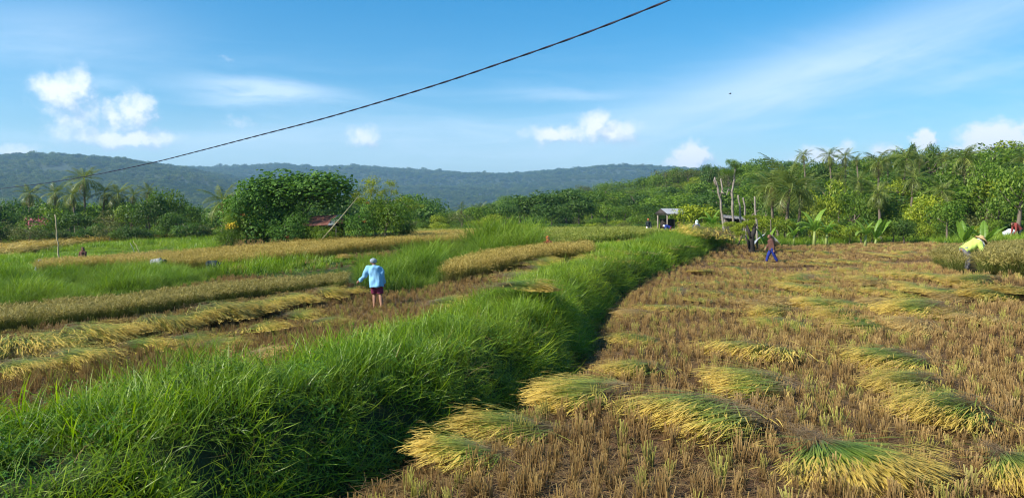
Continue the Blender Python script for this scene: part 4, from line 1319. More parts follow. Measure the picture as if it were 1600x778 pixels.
# ------------------------------------------------------------------ the overgrown hut and its bushes
M['rust'] = plain('rusty sheet', (.30, .13, .09), .75, .5, 2.5, .2, .2)
M['zinc'] = plain('grey roof sheet', (.34, .35, .37), .5, .3, 2.0, .15, .3)
M['zinc_dull'] = plain('dull roof sheet', (.20, .19, .18), .8, .35, 2.0, .2)
M['tarp'] = plain('grey plastic sheet', (.42, .45, .47), .45, .2, 3.0, .2)
VINE = [crown_mesh(60 + i, M['leaf_vine'], 8000, (26, 20, 14)[i], .062, (.75, .9, .7)[i], gap=.9, wide=.8) for i in range(3)]
BUSH = [crown_mesh(70 + i, M[('leaf_mid', 'leaf_vine', 'leaf_dark')[i]], 6500, 20, .055, .9, gap=.9) for i in range(3)]


def bush(px, d, top, wpx, mesh, label, group='bushes round the overgrown hut', tf=.03, depth=1.0, name='leafy_bush', cat='bush', z0=None):
    p = on_ground(px, d); w = wpx * d / F_PX; h = z_for(top, d) - p[2]
    e = empty(name, tuple(p), RNG.uniform(-.4, .4))
    hz = h * (1 - tf) / 1.75
    c = link(bpy.data.objects.new('crown', mesh), e); c.location = (0, 0, h - hz * .95); c.scale = (w / 2 * 1.2, w / 2 * depth * 1.2, hz * 1.08)
    t = link(bpy.data.objects.new('trunk', TR[int(RNG.integers(0, 4))]), e); t.scale = (h * .8, h * .8, h * .75)
    tag(e, label, cat, group)
    return e, c


bush(470, 52, 264, 172, VINE[0], 'large domed tree smothered in broad-leaved vine above the rusty hut', None, tf=.36, name='vine_covered_tree', cat='tree')
bush(415, 51, 285, 110, VINE[1], 'sloping left shoulder of vine foliage beside the domed tree', tf=.1)
bush(385, 49, 325, 86, BUSH[0], 'bush with dense leaves at the left foot of the vine-covered tree')
bush(448, 48.2, 338, 90, BUSH[1], 'dark leafy bush directly in front of the vine-covered tree')
bush(462, 49.2, 316, 62, BUSH[1], 'leafy bush filling the gap under the domed tree, left of the rusty roof')
bush(412, 49.8, 300, 100, VINE[1], 'thick vine foliage hanging below the left shoulder')
bush(500, 48.0, 356, 60, BUSH[0], 'low bush under the rusty roof, left of the slanting pole')
bush(560, 49, 321, 72, BUSH[1], 'ivy-dark bush standing right of the rusty roof')
bush(602, 49.5, 310, 84, BUSH[0], 'bush with red blossoms at the right end of the hut')
bush(630, 52, 344, 40, BUSH[2], 'small dark bush at the far right of the hut cluster')
bush(352, 47, 358, 40, BUSH[0], 'low bush at the left corner of the hut cluster')
fm, fnt, fbs = new_mat('yellow blossom'); fbs.inputs['Base Color'].default_value = (.75, .50, .02, 1)
fr_, _x, frb = new_mat('red blossom'); frb.inputs['Base Color'].default_value = (.62, .05, .03, 1)
fp_, _x, fpb = new_mat('pink blossom'); fpb.inputs['Base Color'].default_value = (.42, .08, .12, 1)
FY = crown_mesh(80, fm, 260, 7, .16, .8); FRB = crown_mesh(81, fr_, 26, 5, .2, .8); FP = crown_mesh(82, fp_, 120, 6, .13, .8)
e, c = bush(362, 47.6, 338, 26, BUSH[0], 'flowering shrub with bright yellow blossom beside the vine-covered tree', tf=.2, name='flowering_shrub', cat='shrub')
b = link(bpy.data.objects.new('blossom', FY), e); b.location = (0, -.2, 1.75); b.scale = (.62, .5, .5)
for px, py, d in [(447, 371, 46.5), (568, 347, 47.6), (572, 318, 48.5), (378, 337, 47.2)]:
    q = at(px, py, d)
    e2 = empty('flower_sprig', tuple(q)); b = link(bpy.data.objects.new('blossom', FRB), e2); b.scale = (.26, .26, .26)
    tag(e2, {447: 'red flower low in the dark leafy bush', 568: 'red flower at the edge of the ivy-dark bush', 572: 'red flower high in the right-hand bushes', 378: 'reddish flower just right of the yellow blossom'}[px], 'flower', 'red flowers in the bushes')
q = at(56, 352, 79); e2 = empty('flower_sprig', tuple(q)); b = link(bpy.data.objects.new('blossom', FP), e2); b.scale = (1.3, .7, 1.5)
tag(e2, 'spray of pink blossom on the bush at the far left', 'flower', 'pink flowers')

# light airy tree reaching right
p = on_ground(590, 50.5); e = empty('airy_tree', tuple(p))
mbt = MB()
zb = lambda px, py: tuple(at(px, py, 50.5) - p)
mbt.tube([(0, 0, -.1), zb(583, 345), zb(578, 315), zb(582, 295)], [.09, .07, .05, .02], 7, wob=.1)
mbt.tube([zb(580, 325), zb(600, 316), zb(611, 306), zb(613, 292)], [.05, .04, .03, .015], 6, wob=.1)
mbt.tube([zb(600, 316), zb(622, 312), zb(640, 325), zb(655, 326)], [.04, .03, .02, .01], 6, wob=.1)
mbt.build('trunk', M['bark_pale'], e)
AIR = crown_mesh(85, M['leaf_yel'], 700, 9, .13, .9, gap=.3, wide=.35)
for px, py, w in [(583, 291, 24), (572, 303, 22), (590, 305, 18), (612, 291, 16), (610, 303, 16), (634, 317, 16), (643, 326, 14), (656, 324, 10), (566, 318, 22), (555, 308, 16)]:
    c = link(bpy.data.objects.new('leaf_spray', AIR), e); c['kind'] = 'stuff'; c.location = zb(px, py); s = w * 50.5 / F_PX / 2 * 2.0; c.scale = (s, s, s * .85); c.rotation_euler = (0, 0, RNG.uniform(0, 6))
tag(e, 'light airy tree with separate sprays of leaves reaching right of the hut', 'tree')


def corrugated(w, l, n, amp, mat, name, parent, loc, rot, th=.004):
    k = n * 6; x = np.linspace(-w / 2, w / 2, k + 1); z = amp * np.sin(np.arange(k + 1) / 6 * 2 * math.pi)
    m = 4; ys = np.linspace(-l / 2, l / 2, m + 1)
    V = np.array([[x[i], y, z[i] + RNG.normal(0, .002)] for y in ys for i in range(k + 1)])
    F = np.array([[j * (k + 1) + i, j * (k + 1) + i + 1, (j + 1) * (k + 1) + i + 1, (j + 1) * (k + 1) + i] for j in range(m) for i in range(k)])
    o = link(bpy.data.objects.new(name, mesh_np(name, V, F, mat, smooth=True)), parent)
    o.location = loc; o.rotation_euler = rot
    s = o.modifiers.new('th', 'SOLIDIFY'); s.thickness = th
    return o


hp = on_ground(506, 49.6)
e = empty('overgrown_hut', tuple(hp), R(-8)); e.scale = (.86, .86, .86)
slope = R(20)
for i in range(5):
    corrugated(.62, 2.3, 7, .02, M['rust'] if i not in (4,) else M['zinc'], 'roof_sheet', e, (-1.2 + i * .56, -.1, 2.12 + i * .03 + (.012 if i % 2 else 0)), (slope, R(-3), R(RNG.uniform(-3, 3))))
corrugated(.62, 1.6, 7, .02, M['rust'], 'roof_sheet', e, (1.45, -.2, 2.16), (R(13), R(4), R(9)))
for x, y, h in [(-1.3, -.9, 1.72), (.3, -.95, 1.76), (1.35, -.9, 1.78), (-1.3, .8, 2.3), (1.35, .8, 2.35)]:
    MB().tube([(x, y, -.1), (x + .01, y, h * .5), (x, y, h)], .05, 7, wob=.1).build('post', M['wood'], e)
mb = MB(); mb.box((0, .82, 1.15), (2.6, .04, 2.2)); mb.build('back_wall', M['dark'], e, False)
for i in range(9):
    MB().box((-1.2 + i * .15, -.85, .85), (.13, .022, 1.7), (0, R(RNG.uniform(-1, 1)), 0)).build('wall_board', M['dark'], e, False)
MB().box((0, -.93, 1.74), (2.9, .05, .09)).build('beam', M['wood'], e, False)
tag(e, 'small overgrown hut with rusty corrugated roof half hidden under the vine-covered tree', 'hut')

a_, b_ = at(497, 381, 46.8), at(560, 307, 49.0)
e = MB().tube([a_, (a_ + b_) / 2 + [0, 0, -.03], b_], [.034, .03, .022], 8, wob=.05).build('slanting_pole', M['bamboo'])
tag(e, 'pale pole slanting up against the overgrown hut', 'pole')

# ------------------------------------------------------------------ shelter, shack and pollarded trunks
sp = on_ground(1048, 70)
e = empty('field_shelter', tuple(sp), R(24))
for i, (x) in enumerate((-.85, -.28, .29, .86)):
    for sgn in (-1, 1):
        corrugated(.62, 1.15, 6, .018, M['zinc'] if sgn < 0 or i else M['zinc_dull'], 'roof_sheet', e, (x + .005 * sgn, sgn * .52, 2.42 + (.006 if i % 2 else 0)), (-sgn * R(27), 0, R(RNG.uniform(-1.5, 1.5))))
for x in (-.95, .95):
    for y in (-.75, .75):
        MB().tube([(x, y, -.1), (x + .02, y, 1.0), (x, y, 2.12)], .07, 7, wob=.1).build('post', M['wood'], e)
mb = MB(); mb.add([(-1.12, -.95, 2.17), (-1.12, .95, 2.17), (-1.12, 0, 2.64), (-1.15, -.95, 2.17), (-1.15, .95, 2.17), (-1.15, 0, 2.64)], [[0, 1, 2], [5, 4, 3]], [[0, 3, 4, 1], [1, 4, 5, 2], [2, 5, 3, 0]])
mb.build('gable_board', M['dark'], e, False)
MB().box((0, -.8, 2.1), (2.1, .07, .09)).build('beam', M['wood'], e, False)
MB().box((-.98, 0, 2.1), (.07, 1.7, .09)).build('beam', M['wood'], e, False)
MB().box((.35, .1, .75), (1.2, 1.2, .06)).build('platform', M['wood'], e, False)
for x in (-.2, .9):
    MB().box((x, -.45, .36), (.07, .07, .72)).build('platform_leg', M['wood'], e, False)
MB().box((.2, .78, 1.2), (1.7, .03, 1.0)).build('back_board', M['dark'], e, False)
tag(e, 'open field shelter with grey corrugated roof on wooden posts behind the harvesters', 'shelter')

sp = on_ground(1146, 58)
e = empty('low_shack', tuple(sp), R(-12))
for i in range(3):
    corrugated(.62, 1.7, 6, .018, M['zinc_dull'], 'roof_sheet', e, (-.56 + i * .56, 0, 1.92 - i * .06), (R(8), R(7), R(RNG.uniform(-2, 2))))
mb = MB(); mb.box((0, .6, .95), (1.5, .04, 1.8)); mb.build('back_wall', M['dark'], e, False)
for x in (-.7, .7):
    MB().tube([(x, -.65, -.1), (x, -.65, 1.75)], .05, 7, wob=.1).build('post', M['wood'], e)
for i in range(6):
    MB().box((.74, -.55 + i * .21, .85), (.022, .19, 1.65), (R(RNG.uniform(-1, 1)), 0, 0)).build('wall_board', M['dark'], e, False)
tag(e, 'low dark shack with drooping brown roof right of the pollarded trunk', 'shack')


def world_tube(name, mat, pts, rad, label, cat, group=None, branches=(), leaves=(), lm='mid', wob=.14):
    pts = [at(*q) for q in pts]; o0 = pts[0].copy()
    g = float(ground(o0[0], o0[1])); o0[2] = g
    e = empty(name, tuple(o0))
    b = MB(); pl = [q - o0 for q in pts]; pl[0][2] = -.15
    # finer path with knots
    fine = []; rr = []
    for i in range(len(pl) - 1):
        for k in range(4):
            t = k / 4; fine.append(pl[i] * (1 - t) + pl[i + 1] * t + RNG.normal(0, .02, 3) * [1, 1, 0]); rr.append((rad[i] * (1 - t) + rad[i + 1] * t) * RNG.uniform(.85, 1.2))
    fine.append(pl[-1]); rr.append(rad[-1])
    b.tube(fine, rr, 9, wob=wob, seed=int(abs(o0[0]) * 10) % 97)
    b.build('trunk', mat, e)
    for br, r in branches:
        bb = MB().tube([at(*q) - o0 for q in br], r, 7, wob=.15); bb.build('branch', mat, e)
    for (px, py, d, s) in leaves:
        c = link(bpy.data.objects.new('leaf_tuft', CR[lm][2]), e); c.location = at(px, py, d) - o0; c.scale = (s, s, s * .8); c.rotation_euler = (0, 0, RNG.uniform(0, 6))
    tag(e, label, cat, group)
    return e


world_tube('pollarded_trunk', M['bark_pale'], [(1134, 362, 55), (1128, 335, 55), (1126, 312, 55), (1120, 290, 55), (1117, 278, 55)], [.10, .085, .085, .075, .05], 'pale pollarded trunk on the left, its cut arms bare', 'tree', 'pollarded trunks',
           [([(1125, 308, 55), (1129, 296, 55), (1126, 279, 55)], [.07, .06, .04]), ([(1120, 292, 55), (1116, 283, 55), (1117, 277, 55)], [.08, .06, .05]), ([(1127, 300, 55), (1132, 303, 54.8)], [.07, .04])],
           [(1134, 330, 54.8, .35)])
world_tube('pollarded_trunk', M['bark_pale'], [(1149, 360, 57), (1144, 325, 57), (1144, 300, 57), (1147, 280, 57), (1149, 260, 57)], [.10, .09, .085, .07, .05], 'taller pollarded trunk on the right with a leafy top', 'tree', 'pollarded trunks',
           [([(1144, 302, 57), (1138, 296, 57), (1135, 305, 56.8)], [.07, .05, .03])],
           [(1143, 257, 57, .55), (1136, 272, 57, .6), (1153, 272, 57.3, .5), (1148, 262, 57, .4)])
for a, b2, r, lab in [((1160, 345, 56), (1153, 305, 56), .08, 'leftmost of the three bare leaning poles'), ((1167, 345, 55), (1161, 309, 55), .075, 'middle one of the three bare leaning poles'),
                      ((1184, 384, 50), (1179, 307, 50), .08, 'tall bare pole rising out of the charred stump'), ((1152, 356, 52), (1186, 328, 51), .05, 'broken branch slanting across the bare poles'), ((1205, 378, 52), (1204, 343, 52), .05, 'thin bare trunk behind the man in the brown hood')]:
    world_tube('bare_pole', M['bark_pale'] if r > .06 else M['bark'], [a, tuple((np.array(a) + np.array(b2)) / 2), b2], [r, r * .85, r * .6], lab, 'pole', 'bare poles round the charred stump')
world_tube('charred_stump', M['bark_dark'], [(1176, 386, 46), (1174, 372, 46), (1178, 360, 46), (1181, 350, 46)], [.22, .16, .13, .07], 'black charred stump where the grass bank meets the field', 'tree stump', None,
           [([(1170, 388, 45.9), (1168, 376, 45.8), (1164, 368, 45.9)], [.05, .06, .03]), ([(1174, 372, 46), (1170, 362, 46), (1167, 352, 46)], [.14, .1, .05])], [(1170, 350, 46.2, .5), (1160, 354, 46.8, .55), (1148, 360, 46.6, .5), (1156, 366, 46.2, .45), (1178, 341, 47, .4), (1168, 340, 46.6, .35), (1140, 352, 47.5, .5)], 'yel')
sp = on_ground(1195, 49.5)
mb = MB(); n = 9; V = []
for j in range(n):
    for i in range(n):
        u, v = i / (n - 1) * 2 - 1, j / (n - 1) * 2 - 1
        V.append((u * .85, v * .55, 1.0 - abs(u) ** 1.5 * .75 - v * .12 + .10 * noise.noise(Vector((u * 2, v * 2, 4))) ))
mb.add(V, F4=[[j * n + i, j * n + i + 1, (j + 1) * n + i + 1, (j + 1) * n + i] for j in range(n - 1) for i in range(n - 1)])
o = mb.build('plastic_sheet', M['tarp']); o.location = tuple(sp); o.modifiers.new('t', 'SOLIDIFY').thickness = .01
tag(o, 'crumpled grey sheet lying over a heap behind the man in the brown hood', 'sheet')
world_tube('bamboo_pole', M['bamboo'], [(93, 408, 47), (89, 370, 47), (86, 335, 47)], [.045, .04, .035], 'tall thin bamboo pole standing alone in the green field on the left', 'pole', None, wob=.04)
for a, b2, lab in [((213, 400, 46), (203, 379, 46), 'short white slanting stake in the green grass on the left'), ((222, 398, 46), (208, 376, 46.5), 'thin bent cane leaning right of the white stake')]:
    world_tube('stake', M['zinc'] if 'short white' in lab else M['bamboo'], [a, tuple((np.array(a) + np.array(b2)) / 2), b2], [.014, .014, .010], lab, 'stake', 'stakes in the left field', wob=.03)

# utility pole and wire far right, and the cable overhead
world_tube('utility_pole', M['wood'], [(1549, 262, 115), (1549, 245, 115), (1548, 229, 115)], [.14, .12, .1], 'small utility pole on the skyline near the right edge', 'utility pole', None,
           [([(1544, 232, 115), (1553, 232, 115)], [.07, .07])], wob=.03)
w = [at(1548, 231, 115), at(1575, 231, 112), at(1600, 227, 109), at(1680, 208, 100)]
tag(MB().tube(w, .035, 5).build('wire', M['cable']), 'thin wire running right from the utility pole on the skyline', 'wire')

cpx = [(1180, -52), (1110, -25), (1045, 1), (960, 35), (880, 65), (800, 93), (700, 127), (600, 158), (500, 187), (400, 213), (300, 239), (240, 254), (160, 271), (80, 285), (0, 295), (-60, 301), (-140, 308)]
A0, B0 = np.array([2.4, 6.2]), np.array([-30., 36.])
pts = []
for px, py in cpx:
    k = (px - 800) / F_PX            # x = k*y crossed with the plan line of the cable
    dx, dy = B0 - A0
    t = (k * A0[1] - A0[0]) / (dx - k * dy)
    y = A0[1] + dy * t
    pts.append(at(px, py, y))
pts = np.array(pts)
fine = []
for i in range(len(pts) - 1):
    p0_, p1_, p2_, p3_ = pts[max(i - 1, 0)], pts[i], pts[i + 1], pts[min(i + 2, len(pts) - 1)]
    for k in range(14):
        t = k / 14
        fine.append(.5 * ((2 * p1_) + (-p0_ + p2_) * t + (2 * p0_ - 5 * p1_ + 4 * p2_ - p3_) * t * t + (-p0_ + 3 * p1_ - 3 * p2_ + p3_) * t ** 3))
fine = np.array(fine)
s_len = np.concatenate([[0], np.cumsum(np.linalg.norm(np.diff(fine, axis=0), axis=1))])
cb = empty('overhead_cable', tuple(fine[0]))
for q in (0, math.pi):               # two insulated cores twisted round each other
    s_f = np.linspace(0, s_len[-1], 900)
    P = np.stack([np.interp(s_f, s_len, fine[:, i]) for i in range(3)], 1)
    ph = s_f / .55 * 2 * math.pi + q
    P[:, 2] += np.sin(ph) * .004; P[:, 0] += np.cos(ph) * .003; P[:, 1] += np.cos(ph) * .003
    MB().tube(P - fine[0], .007, 6).build('core', M['cable'], cb)
tag(cb, 'black twisted overhead cable crossing the sky from upper right down to the left', 'cable')

# a bird high on the right
e = empty('flying_bird', tuple(at(1141, 147, 60))); e.scale = (.6, .6, .6)
mb = MB(); mb.ball((0, 0, 0), (.16, .05, .05), 2); mb.ball((-.17, 0, .01), .04, 1)
mb.build('body', M['dark'], e)
for s in (-1, 1):
    MB().add([(-.06, s * .03, .02), (.07, s * .03, .02), (.05, s * .26, .10), (-.04, s * .24, .11), (.06, s * .48, .04), (-.06, s * .03, .01), (.07, s * .03, .01), (.05, s * .26, .09), (-.04, s * .24, .10), (.06, s * .48, .03)], [[3, 2, 4], [9, 7, 8]], [[0, 1, 2, 3], [8, 7, 6, 5], [0, 5, 6, 1], [1, 6, 7, 2], [0, 3, 8, 5], [2, 7, 9, 4], [3, 4, 9, 8]]).build('wing', M['dark'], e)
tag(e, 'tiny dark bird flying alone in the pale cloud streak', 'bird')

# ------------------------------------------------------------------ sheaves
def sheaf_mesh_one(seed, n=420, fan=.55, wid=.16, thick=.20, L=(.75, 1.0), mat='sheaf', shag=1.0):
    """cut rice laid down: butts at +x, heads at -x drooping over the stubble"""
    rg = np.random.default_rng(seed); p = PL()
    y0 = rg.normal(0, wid, n); lay_ = rg.random(n)
    P = np.stack([.42 + rg.uniform(-.10, .12, n), y0, .04 + thick * .7 * (.2 + .8 * lay_) * np.exp(-(y0 / (wid * 2.2)) ** 2)], 1)
    yaw = y0 / wid * fan * .30 + rg.normal(0, .17 * shag, n) * np.where(rg.random(n) < .10, 4.0, 1)
    pitch = .05 + lay_ * .18 + rg.normal(0, .09, n)
    D = np.stack([-np.cos(yaw) * np.cos(pitch), np.sin(yaw) * np.cos(pitch), np.sin(pitch)], 1)
    V, F, T, Rn, tip, d = strips(P, D, rg.uniform(*L, n) * .8, rg.uniform(.008, .013, n), rg.uniform(.12, .85, n), 6, rg=rg, taper=False, t0=0, t1=.68)
    V[:, 2] = np.maximum(V[:, 2], .015 + .02 * rg.random(len(V)))
    p.put(V, F, T, Rn)
    for k in range(3):           # grain heads
        m = n if k < 2 else n // 2
        dd = d[:m] + rg.normal(size=(m, 3)) * .22; dd /= np.linalg.norm(dd, axis=1, keepdims=True)
        V, F, T, Rn, *_ = strips(tip[:m] + rg.normal(0, .012, (m, 3)), dd, rg.uniform(.14, .24, m), rg.uniform(.013, .022, m), rg.uniform(.4, 1.8, m), 4, rg=rg, t0=.74, t1=1.0)
        V[:, 2] = np.maximum(V[:, 2], .012 + .02 * rg.random(len(V)))
        p.put(V, F, T, Rn)
    m = n // 3                   # green blades
    i = rg.integers(0, n, m)
    V, F, T, Rn, *_ = strips(P[i] + D[i] * rg.uniform(.1, .4, m)[:, None] + [0, 0, .015], D[i] + rg.normal(size=(m, 3)) * .12, rg.uniform(.3, .55, m), rg.uniform(.008, .014, m), rg.uniform(.3, 1.6, m), 5, rg=rg, t0=.22, t1=.56)
    V[:, 2] = np.maximum(V[:, 2], .012)
    p.put(V, F, T, Rn)
    m = int(n * .55 * shag)      # brown rubbish at the butt end
    Q = np.stack([.56 + rg.normal(0, .17, m), rg.normal(0, wid * 1.35, m), rg.uniform(.0, thick * .8, m)], 1)
    V, F, T, Rn, *_ = strips(Q, dirs(m, 1.9, rg, .8), rg.uniform(.08, .26, m), rg.uniform(.004, .009, m), rg.uniform(.3, 2.2, m), 4, rg=rg, t0=.0, t1=.10)
    V[:, 2] = np.maximum(V[:, 2], .01)
    p.put(V, F, T, Rn)
    return p


def sheaf_mesh(seed, n=420, fan=.55, wid=.16, thick=.20, L=(.75, 1.0), mat='sheaf', shag=1.0, parts=3):
    """a few handfuls thrown on one another, each at its own angle"""
    rg = np.random.default_rng(seed + 5); P = PL()
    for k in range(parts):
        q = sheaf_mesh_one(seed * 7 + k, int(n / parts * 1.1), fan, wid * .8, thick * rg.uniform(.7, 1.1), L, mat, shag * 1.25)
        a = rg.uniform(-.34, .34); c, s = math.cos(a), math.sin(a); off = np.array([rg.uniform(-.16, .16), (k - (parts - 1) / 2) * wid * rg.uniform(.8, 1.7), k * thick * .12])
        for V, F, T, Rn in zip(q.V, q.F4, q.T, q.Rn):
            W = V * rg.uniform(.9, 1.1); W = np.stack([W[:, 0] * c - W[:, 1] * s, W[:, 0] * s + W[:, 1] * c, W[:, 2]], 1) + off
            P.V.append(W); P.T.append(T); P.Rn.append(np.clip(Rn * .7 + rg.uniform(0, .3), 0, 1))
        P.F4 += [F + P.n for F in q.F4]; P.n += q.n
    return P.mesh('sheaf_mesh', M[mat])


SHF = [sheaf_mesh(600 + i, 430, (.5, .7, .6, .9, .55)[i], (.15, .2, .17, .19, .22)[i], (.22, .26, .2, .24, .3)[i]) for i in range(5)]
SHF_FAN = [sheaf_mesh(620 + i, 820, 1.0, .045, .36, (1.0, 1.3), parts=1) for i in range(2)]
SHF_FLAT = [sheaf_mesh(630 + i, 300, 1.2, .28, .12, shag=1.8) for i in range(4)]
SHF_DRY = [sheaf_mesh(640 + i, 300, .9, .2, .2, mat='sheaf_dry', shag=1.5) for i in range(2)]


def sheaf(px, py, head_deg, s, label, kind=SHF, group='rice sheaves in the harvested field', flat=1.0, lift=.07, name='rice_sheaf', cat='sheaf', wide=1.0):
    """head_deg: compass direction the heads point in, 0 = away from the camera, 90 = right"""
    p = gp(px, py)
    if lift < .1 and group.startswith('rice sheaves') and foot_off(p[0], p[1]) > -.55:      # keep it out of the ditch
        p[0] += foot_off(p[0], p[1]) + .55; p[2] = float(ground(p[0], p[1]))
    me = kind[int(RNG.integers(0, len(kind)))]
    e = empty(name, (p[0], p[1], p[2]), 0)
    th = math.pi / 2 - R(head_deg)          # world angle of the heads
    e.rotation_euler = (RNG.normal(0, .04), RNG.normal(0, .04), th - math.pi)
    o = link(bpy.data.objects.new('stalks', me), e); o.location = (0, 0, lift); o.scale = (s * .88 * RNG.uniform(.9, 1.1), s * wide * .70 * RNG.uniform(.8, 1.3), s * flat * .54 * RNG.uniform(.75, 1.2))
    o['kind'] = 'stuff'
    tag(e, label, cat, group)
    return e


sheaf(660, 742, 262, 1.15, 'large sheaf at the bottom of the shaded ditch, nearest the grass bank')
sheaf(778, 682, 262, 1.0, 'sheaf up-slope of the bottom one along the edge of the ditch, long green stalks')
sheaf(905, 630, 262, 1.15, 'broad domed sheaf beside the ditch, greener than its neighbours')
sheaf(985, 588, 262, 1.05, 'sheaf just above the broad domed one along the ditch')
sheaf(1075, 668, 245, 1.35, 'long yellow-headed sheaf in the centre of the foreground field')
sheaf(1160, 612, 272, 1.25, 'sheaf leaning on the one above it in the short middle column')
sheaf(1172, 560, 240, 1.45, 'thick topmost sheaf of the short middle column')
sheaf(1390, 575, 262, 1.25, 'uppermost of the three close sheaves right of centre')
sheaf(1412, 612, 262, 1.05, 'thin middle one of the three close sheaves right of centre')
sheaf(1472, 660, 250, 1.35, 'lowest and fattest of the three close sheaves right of centre')
sheaf(1315, 730, 182, 1.2, 'fan-shaped sheaf spreading toward the viewer at the bottom, green top and golden grain', SHF_FAN)
sheaf(1592, 748, 195, 1.0, 'fan-shaped sheaf cut by the lower right corner of the picture', SHF_FAN)
sheaf(560, 790, 250, .9, 'sheaf cut by the bottom edge beside the ditch')
sheaf(985, 540, 258, 1.1, 'flattened sheaf where the ditch shade ends', SHF_FLAT)
sheaf(960, 512, 250, 1.1, 'dry spread-out sheaf at the tip of the field by the ditch', SHF_DRY)
for k, (px, py, s, w) in enumerate([(1210, 500, 1.3, 'green'), (1285, 485, 1.4, 'pale'), (1310, 500, 1.2, 'brown-footed'), (1425, 492, 1.4, 'yellow'), (1480, 497, 1.3, 'brown'), (1545, 470, 1.2, 'sparse')]):
    sheaf(px, py, RNG.uniform(250, 275), s, '%s sheaf, %s from the left in the row across the middle of the right field' % (w, ('first', 'second', 'third', 'fourth', 'fifth', 'sixth')[k]), SHF_DRY if 'brown' == w else SHF)
ORD = ['first', 'second', 'third', 'fourth', 'fifth', 'sixth', 'seventh', 'eighth', 'ninth', 'tenth', 'eleventh', 'twelfth', 'thirteenth', 'fourteenth', 'fifteenth', 'sixteenth']
rs = random.Random(8)
for rowname, y0, y1, xs in [('row level with the brown-hooded man', 412, 414, (1120, 1160, 1245, 1290, 1340, 1385)), ('row just nearer than the brown-hooded man', 428, 431, (1090, 1140, 1185, 1235, 1285, 1330, 1390, 1430)),
                            ('row before the standing rice', 444, 440, (1070, 1130, 1180, 1250, 1300, 1370, 1420, 1475, 1530)), ('long row amid the right field', 462, 458, (1055, 1110, 1165, 1215, 1270, 1330, 1390, 1440, 1580)),
                            ('farthest row under the banana plants', 396, 396, (1240, 1280, 1320, 1365, 1410, 1440))]:
    for k, px in enumerate(xs):
        py = y0 + (y1 - y0) * k / len(xs) + rs.uniform(-4, 4)
        sheaf(px + rs.uniform(-10, 10), py, rs.uniform(235, 290), rs.uniform(.95, 1.45), 'flattened sheaf, %s from the left in the %s' % (ORD[k], rowname), SHF_FLAT if rs.random() < .7 else SHF, 'flattened sheaves far back in the right field', flat=.6, wide=1.4)

k = 0
while k < 30:                        # swathes left where they were cut, all over the far part of the field
    px, py = rs.uniform(1000, 1600), rs.uniform(396, 520)
    q = gp(px, py)
    if foot_off(q[0], q[1]) > -1.2 or (px > 1440 and py < 440): continue
    sheaf(px, py, rs.uniform(225, 300), rs.uniform(.8, 1.5), 'thin swathe of cut rice lying flat among others, far half of the right field', SHF_FLAT if rs.random() < .75 else SHF_DRY, 'thin swathes over the right field', flat=.7, wide=rs.uniform(.8, 1.8))
    k += 1

GLS = 'sheaves laid in the long row on the left'
for k, (px, py, a, s) in enumerate([(-30, 572, 200, 1.3), (35, 560, 150, 1.4), (85, 545, 170, 1.3), (150, 536, 120, 1.3), (200, 526, 130, 1.3), (258, 516, 120, 1.3), (310, 507, 110, 1.3), (352, 498, 120, 1.3), (395, 490, 110, 1.3), (430, 481, 105, 1.3), (470, 473, 110, 1.3), (515, 465, 105, 1.2), (550, 460, 90, 1.1)]):
    sheaf(px, py, a + RNG.uniform(-30, 30), s * RNG.uniform(.8, 1.15), 'sheaf, %s from the left edge in the long row behind the near grass bank' % ORD[k], SHF, GLS, wide=1.3, flat=1.25)
for k, (px, py, a, s) in enumerate([(50, 590, 120, 1.3), (130, 580, 110, 1.3), (235, 552, 100, 1.1), (300, 540, 110, 1.0), (350, 545, 90, 1.2), (420, 520, 90, 1.2), (470, 500, 80, 1.2), (520, 508, 100, 1.1)]):
    sheaf(px, py, a, s, 'loose sheaf, %s from the left in the broken row nearer the camera on the left' % ORD[k], SHF if k < 3 else SHF_FLAT, 'loose sheaves on the left stubble', flat=1.2)
for px, py, a, s, lab in [(700, 497, 90, 1.2, 'sheaf lying on top of the grass bank below the woman in blue'), (815, 483, 95, 1.3, 'sheaf lying on the crest of the grass bank, heads hanging to the right'), (430, 582, 90, .6, 'wisp of straw resting on the near grass bank')]:
    sheaf(px, py, a, s, lab, SHF_DRY if 'wisp' in lab else SHF, 'sheaves on the grass bank', lift=.38)
for k, (px, py) in enumerate([(815, 445), (835, 440), (850, 430), (835, 423), (855, 416)]):
    sheaf(px, py, 85, 1.4, 'sheaf, %s from the bottom of the yellow patch beside the golden strip' % ORD[k], SHF_FLAT, 'sheaves in the yellow patch beside the bank', wide=1.4, lift=.25)
for px, py, s, lab in [(375, 428, 1.9, 'tan heap of dry sheaves right of the dark crouching figure'), (480, 414, 1.8, 'tan heap of dry straw in the green strip'), (540, 406, 1.5, 'small tan heap of straw up the green strip'), (1012, 392, 1.6, 'brown heap of straw in the middle field'), (985, 390, 1.6, 'pale heap of straw left of the brown heap')]:
    sheaf(px, py, 270, s * .8, lab, SHF_DRY, 'straw heaps', flat=1.0, lift=.1, name='straw_heap', cat='heap')
for k, (px, py, s) in enumerate([(1092, 376, 2.3), (1106, 376, 2.3), (1078, 377, 1.9), (1120, 377, 1.6)]):
    sheaf(px, py, 270, s, '%s part of the golden pile on the bank before the white-headscarfed person' % ('left', 'middle', 'leftmost', 'right')[k], SHF_FLAT, 'golden pile on the far bank', flat=2.4, lift=.3, wide=1.3)
for k, (px, py) in enumerate([(925, 400), (950, 398), (975, 397), (1040, 388), (905, 408), (935, 409)]):
    sheaf(px, py, 270, 1.6, 'flattened sheaf, %s in the cut patch of the middle field' % ORD[k], SHF_FLAT, 'flattened sheaves in the middle field', wide=1.4)

